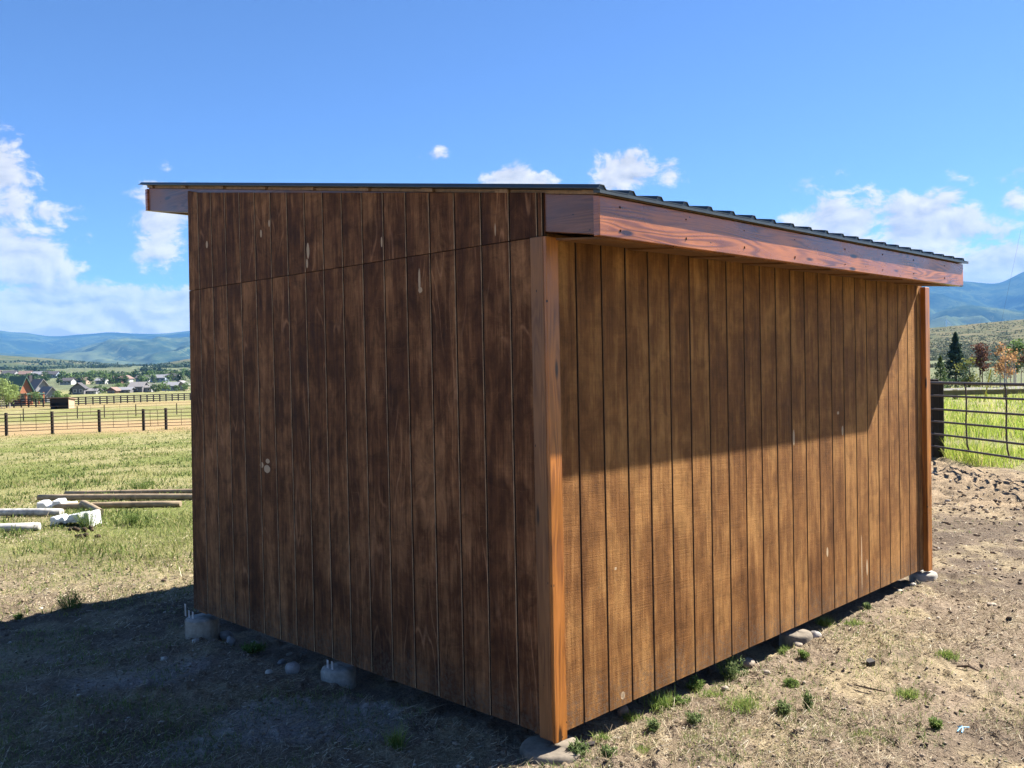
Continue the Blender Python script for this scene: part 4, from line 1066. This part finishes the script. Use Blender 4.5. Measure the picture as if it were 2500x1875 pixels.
x, y = rb(2350, 70); broad(x, y, 1.3, 1.8, L_mid, 'green bush behind the right foot of the spruce', 700, 1, 6, 'bush', 'bush', lo=.02)

# ------------------------------------------------------------------ far left: paddock, shelter, houses and their trees
M_bfence = flat_mat('black_board', (.022, .018, .016), .85, .2, var=.3)
def board_fence(p0, p1, n, label):
    x0, y0 = p0; e = empty('board_fence', (x0, y0, float(ground_base(x0, y0)))); tag(e, label, 'fence', 'dark board fences of the far paddock'); z0 = e.location.z
    P = [(x0 + (p1[0] - x0) * t, y0 + (p1[1] - y0) * t) for t in np.linspace(0, 1, n)]
    for (x, y) in P:
        g = float(ground_base(x, y)) - z0; MB().box(x - x0 - .09, x - x0 + .09, y - y0, y - y0 + .16, g - .4, g + 1.42).build('post', M_bfence, e)
    for h in (.30, .66, 1.02, 1.34):
        for k in range(0, n - 1, 3):
            a, b = P[k], P[min(k + 3, n - 1)]; ga, gb = float(ground_base(*a)) - z0 + h, float(ground_base(*b)) - z0 + h
            MB().hexa([(q[0] - x0, q[1] - y0 - .05 + dy_, g_ + s) for s in (-.08, .08) for dy_ in (-.02, .02) for q, g_ in ((a, ga), (b, gb))]).build('board', M_bfence, e)
board_fence(bear(-160, 150), bear(122, 146), 17, 'dark board fence left of the little shelter')
board_fence(bear(172, 152), bear(560, 178), 26, 'dark board fence running right from the little shelter')
M_shel = flat_mat('dark_shelter_wood', (.030, .022, .018), .9, .1); M_shroof = flat_mat('brown_shelter_roof', (.26, .17, .13), .8, .2, var=.2); M_shside = flat_mat('tan_shelter_side', (.36, .26, .18), .85, .2)
def shelter():
    x, y = bear(122, 128); z = float(ground_base(x, y)); e = empty('field_shelter', (x, y, z)); tag(e, 'small dark open-fronted field shelter beyond the pipe fence', 'shelter')
    w, d_, h = 2.55, 1.8, 1.55
    MB().box(0, w, d_ - .06, d_, -.2, h - .25).build('back_wall', M_shel, e)
    MB().box(0, .06, 0, d_ - .061, -.2, h - .1).build('side_wall', M_shel, e)
    MB().box(w - .06, w, 0, d_ - .061, -.2, h - .1).build('side_wall', M_shside, e)
    MB().box(.061, w - .061, 0.0, .06, h * .55, h - .05).build('front_board', M_shel, e)
    MB().hexa([(xx, yy, h - (0 if yy < 0 else .28) + s) for s in (0, .1) for yy in (-.35, d_ + .2) for xx in (-.25, w + .2)]).build('roof', M_shroof, e)
shelter()

def hm(name, c): return flat_mat(name, c, .85, .2, var=.12, sc=2.)
HM = dict(red=hm('red_log_wall', (.30, .115, .060)), grey=hm('grey_wall', (.25, .25, .26)), dkgrey=hm('dark_grey_wall', (.12, .115, .12)), white=hm('white_wall', (.32, .32, .31)), tan=hm('tan_wall', (.30, .23, .17)), brown=hm('brown_wall', (.17, .10, .075)), blue=hm('blue_grey_wall', (.24, .29, .36)),
          rgreen=hm('green_roof', (.075, .135, .105)), rgrey=hm('grey_roof', (.19, .18, .18)), rdark=hm('dark_roof', (.075, .07, .075)), rbrown=hm('brown_roof', (.19, .13, .11)), rlight=hm('light_roof', (.20, .20, .215)))
M_glass = flat_mat('window_glass', (.05, .06, .08), .15, .6, var=.1)
M_frame = flat_mat('window_frame', (.6, .6, .58), .6, .3, var=.05)
def house(px, dist, w, d_, h, roof, wall, rf, label, gable_front=False, zup=0., rz=0., win=2, chimney=False, porch=False, group=None):
    x, y = bear(px, dist); z = float(ground_base(x, y)) + zup; e = empty('house', (x, y, z), rz); tag(e, label, 'house', group)
    W, Rf = HM[wall], HM[rf]
    mb = MB().box(-w / 2, w / 2, 0, d_, -1.5, h)
    if gable_front: mb.prism([(-w / 2, h), (w / 2, h), (0, h + roof)], 1, 0.001, d_ - .001)
    else: mb.prism([(0, h), (d_, h), (d_ / 2, h + roof)], 0, -w / 2 + .001, w / 2 - .001)
    mb.build('wall', W, e)
    ov, th = .5, .22
    if gable_front:
        for s in (-1, 1):
            sl = roof / (w / 2); xo = s * (w / 2 + ov)
            MB().hexa([(xx, yy, h + roof - abs(xx) * sl + zz) for zz in (.02, th) for yy in (-ov, d_ + ov) for xx in ((0, xo) if s > 0 else (xo, 0))]).build('roof', Rf, e)
    else:
        sl = roof / (d_ / 2)
        for s in (0, 1):
            ys = (-ov, d_ / 2) if s == 0 else (d_ / 2, d_ + ov)
            MB().hexa([(xx, yy, h + roof - abs(yy - d_ / 2) * sl + zz) for zz in (.02, th) for yy in ys for xx in (-w / 2 - ov, w / 2 + ov)]).build('roof', Rf, e)
    for k in range(win):
        xx = -w / 2 + w * (k + .5) / win; ww = min(.7, w * .1)
        fo = MB().box(xx - ww - .1, xx + ww + .1, -.06, .0, h * .30, h * .78).build('window', M_frame, e)
        MB().box(xx - ww, xx + ww, -.09, -.061, h * .33, h * .75).build('pane', M_glass, fo)
    if chimney: MB().box(-w * .2 - .3, -w * .2 + .3, d_ * .6, d_ * .6 + .6, h, h + roof + 1.0).build('chimney', HM['rdark'], e)
    if porch:
        MB().hexa([(xx, yy, h * .98 - (.5 if yy < 0 else 0) + zz) for zz in (0, .15) for yy in (-2.2, -.02) for xx in (-w / 2, w * .9)]).build('porch_roof', Rf, e)
        for xx in (-w / 2 + .2, 0., w / 2, w * .85): MB().box(xx - .12, xx + .12, -2.0, -1.75, -1.2, h * .9).build('porch_post', W, e)
    return e
house(62, 166, 2.6, 4.0, 2.5, 2.5, 'red', 'rgreen', 'red log house with steep green roof at the far left', True, rz=1.05, win=2, porch=True)
house(104, 190, 2.8, 6., 2.9, 1.7, 'grey', 'rgrey', 'grey gabled house right behind the red log house', True, rz=.95, win=1, chimney=True)
house(126, 184, 2.0, 4., 1.8, 1.2, 'grey', 'rgrey', 'smaller grey gabled house behind the field shelter', True, rz=.85, win=1)
house(190, 285, 3.4, 4., 2.1, 1.4, 'dkgrey', 'rdark', 'dark small house with steep roof right of the field shelter', True, rz=.2)
house(218, 288, 4.0, 4., 1.0, .7, 'grey', 'rgrey', 'low grey outbuilding right of the dark small house')
house(271, 292, 2.5, 4., 1.0, .8, 'brown', 'rbrown', 'small brown barn at the edge of the pale field', True)
house(299, 296, 4.6, 4., .95, .7, 'dkgrey', 'rlight', 'long low shed with light roof right of the brown barn', win=3)
house(331, 300, 4.2, 5., 1.9, 1.3, 'dkgrey', 'rgrey', 'large dark grey barn with wide roof', win=1)
house(357, 302, 3.2, 5., 1.5, 1.0, 'grey', 'rgrey', 'grey barn wing right of the large dark barn', win=2)
house(412, 315, 5.0, 5., 1.7, 1.1, 'blue', 'rlight', 'blue-grey house close to the left edge of the shed', win=3)
house(438, 318, 4.2, 4., 2.0, 1.2, 'tan', 'rgrey', 'tan house half hidden by the shed edge', True)
house(160, 460, 5.6, 6., 1.9, 1.3, 'white', 'rdark', 'white house with dark roof up the slope above the field shelter', win=3)
house(197, 470, 5.6, 6., 1.8, 1.4, 'tan', 'rbrown', 'tan house with brown roof in the upper row', win=3)
house(278, 480, 7.0, 6., 2.0, 1.4, 'brown', 'rbrown', 'brown house with long roof in the upper row', win=3)
house(303, 485, 5.0, 6., 2.2, 1.4, 'white', 'rbrown', 'pale house with brown roof in the upper row', True)
house(245, 475, 5.0, 6., 1.5, 1.2, 'white', 'rlight', 'white house with light roof in the upper row', win=2)
house(385, 490, 8.0, 6., 2.2, 1.5, 'blue', 'rlight', 'bluish house with light roof in the upper row near the shed', win=3)
house(420, 520, 7.0, 6., 2.2, 1.5, 'white', 'rdark', 'white house with dark roof in the upper row near the shed', win=3)
house(345, 500, 6.0, 6., 2.0, 1.4, 'grey', 'rdark', 'grey house with dark roof in the upper row', win=2)
house(122, 600, 8.5, 7., 2.6, 2.0, 'blue', 'rdark', 'dark blue house on the hillside above the grey gabled house', win=3)
house(90, 610, 7.0, 7., 2.5, 1.8, 'tan', 'rlight', 'tan house with light roof on the hillside', win=3)
house(58, 620, 8.0, 7., 2.6, 2.0, 'white', 'rbrown', 'white house with brown roof on the hillside over the green roof', win=3)
house(20, 640, 9.0, 7., 2.6, 2.0, 'grey', 'rdark', 'grey house on the hillside at the left edge', win=3)
house(-20, 650, 9.0, 7., 2.6, 2.0, 'tan', 'rbrown', 'tan house on the hillside just outside the left edge', win=3)
x, y = bear(8, 140); broad(x, y, 4.6, 3.4, L_asp, 'tall pale green aspen at the left edge in front of the log house', 2200, 3, 12, bark=M_palebark, ls=.13)
x, y = bear(30, 142); broad(x, y, 3.6, 2.4, L_asp, 'shorter pale green aspen against the red log house', 1500, 2, 10, bark=M_palebark, ls=.12)
x, y = bear(-30, 145); broad(x, y, 4.8, 3.4, L_asp, 'pale green aspen just outside the left edge', 1200, 2, 10, bark=M_palebark, ls=.13)
x, y = bear(88, 160); broad(x, y, 2.3, 1.9, L_grn, 'green bushy tree between the log house and the grey house', 900, 1, 8, ls=.11)
x, y = bear(143, 182); broad(x, y, 2.2, 2.2, L_grn, 'green bush right of the smaller grey gabled house', 800, 1, 8, 'bush', 'bush', lo=.05, ls=.13)
x, y = bear(160, 190); broad(x, y, 1.5, 2.0, L_asp, 'light green bush behind the right end of the field shelter', 600, 1, 7, 'bush', 'bush', lo=.02, ls=.13)
NEAR = {1: [(190, 'dark small house'), (218, 'low grey outbuilding'), (271, 'small brown barn'), (299, 'long low shed'), (331, 'large dark grey barn'), (357, 'grey barn wing'), (412, 'blue-grey house'), (438, 'tan house by the shed edge')],
        2: [(-20, 'hillside house outside the left edge'), (20, 'grey hillside house'), (58, 'white hillside house'), (90, 'tan hillside house'), (122, 'dark blue hillside house'), (160, 'white dark-roofed house'), (197, 'tan brown-roofed house'), (245, 'white light-roofed house'), (278, 'brown long-roofed house'), (303, 'pale brown-roofed house'), (345, 'grey dark-roofed house'), (385, 'bluish light-roofed house'), (420, 'white house near the shed')]}
def near_label(px, m_, row):
    q, nm = min(NEAR[row], key=lambda t: abs(t[0] - px)); tone = {L_dk: 'dark green', L_mid: 'mid green', L_grn: 'light green'}[m_]
    side = 'just left of' if px < q - 6 else ('just right of' if px > q + 6 else 'right by')
    return 'far-off %s tree %s the %s' % (tone, side, nm)
TR = [(178, 286, 1.7, 2.6, L_mid), (235, 290, 2.3, 3.6, L_mid), (247, 292, 2.6, 3.4, L_mid), (258, 296, 2.0, 3., L_grn), (290, 304, 3.0, 3.8, L_grn), (307, 306, 2.6, 3.4, L_mid), (375, 300, 2.4, 2.8, L_mid), (388, 305, 2.2, 2.8, L_mid), (404, 300, 3.4, 3.2, L_grn), (393, 318, 2.2, 4., L_dk), (430, 312, 1.8, 3., L_mid), (455, 305, 2.8, 3.4, L_grn)]
for k, (px, d_, h, w, m_) in enumerate(TR):
    x, y = bear(px, d_); broad(x, y, h, w, m_, near_label(px, m_, 1), 260, 1, 7, ls=.26, group='trees among the far barns', lo=.08)
for k in range(84):
    px = -30 + k * 6.1 + random.uniform(-4, 4); d_ = random.choice([455, 468, 495, 515, 540, 580, 605, 630]); h = random.uniform(3., 5.2); w = random.uniform(3.5, 6.5)
    x, y = bear(px, d_); m_ = random.choice([L_dk, L_dk, L_mid, L_mid, L_grn]); broad(x, y, h, w, m_, near_label(px, m_, 2), 150, 1, 6, ls=.5, group='trees among the far-off houses', lo=.08)
def height_on(obj_list, x, y):
    """height of the hill meshes over (x, y), nearest grid vertex"""
    z = ground_base(x, y)
    for o in obj_list:
        V = np.empty(len(o.data.vertices) * 3, np.float32); o.data.vertices.foreach_get('co', V); V = V.reshape(-1, 3)
        rows = np.unique(V[:, 1]); nr = len(rows); G = V.reshape(nr, -1, 3)
        ri = np.clip(np.searchsorted(rows, y) - 1, 0, nr - 2); f = np.clip((y - rows[ri]) / (rows[ri + 1] - rows[ri]), 0, 1)
        t0 = G[0, :, 0] / G[0, :, 1]; ci = np.clip(np.searchsorted(t0, x / y) - 1, 0, len(t0) - 2); g = np.clip((x / y - t0[ci]) / (t0[ci + 1] - t0[ci]), 0, 1)
        zz = (G[ri, ci, 2] * (1 - f) + G[ri + 1, ci, 2] * f) * (1 - g) + (G[ri, ci + 1, 2] * (1 - f) + G[ri + 1, ci + 1, 2] * f) * g
        inside = (y > rows[0]) & (y < rows[-1]); z = np.where(inside, np.maximum(z, zz), z)
    return z
def brush(name, label, cat, n, px0, px1, d0, d1, s0, s1, hills, mat, thr, sc, seed):
    d_ = (d0 ** -1 + rng.random(n) * (d1 ** -1 - d0 ** -1)) ** -1; px = rng.uniform(px0, px1, n)
    x = (px - 1250) / F_PX * d_; y = d_; k = fbm(x, y, sc, 4, seed) > thr; x, y = x[k], y[k]; N = len(x)
    z = height_on(hills, x, y); m_ = 5
    P = np.repeat(np.stack([x, y, z], 1), m_, 0); w = np.repeat(rng.uniform(s0, s1, N), m_)
    P = P + rng.normal(0, 1, P.shape) * w[:, None] * np.array([.45, .45, .22]) + np.array([0, 0, 1.]) * w[:, None] * .28
    V, F = leaf_quads(P, 1.0); c = np.repeat(P, 4, 0); V = c + (V - c) * np.repeat(w, 4)[:, None] * .55
    me = big_mesh(name, V, F); me.materials.append(mat); tag(link(bpy.data.objects.new(name, me)), label, cat, kind='stuff')
brush('sagebrush', 'grey-green sagebrush dotted over the hillside at the right', 'brush', 22000, 2150, 2750, 130, 715, .30, .85, [H_right], leaf_mat('sagebrush_leaf', (.070, .084, .054)), .47, .03, 111)
brush('hill_brush', 'dark green brush and scrub wood over the hills beyond the houses', 'brush', 9000, -250, 620, 640, 1700, 1.6, 4.2, [H_l1, H_l2], leaf_mat('scrub_leaf', (.040, .065, .034)), .52, .007, 121)

# a thin pale ramp on the far mountainside
def ski_jump():
    d_ = 3300.; x, y = bear(2322, d_); z = EYE + d_ * (876 - 797) / F_PX
    e = empty('ski_jump', (x, y, z)); tag(e, 'thin white ramp low on the blue mountainside behind the spruce', 'ramp')
    m_ = flat_mat('white_ramp', (.75, .75, .74), .7, .2, var=.05)
    MB().hexa([(a + s, 0 + yy, b + zz) for zz in (0, 2.5) for yy in (0, 6) for (a, b, s) in ((-16., 24., 0), (16., -12., 0))]).build('ramp', m_, e)
    MB().box(-14, -11, 2, 5, -45, 22).build('tower', m_, e)
    MB().box(8, 10, 2, 5, -45, -6).build('tower', m_, e)
ski_jump()
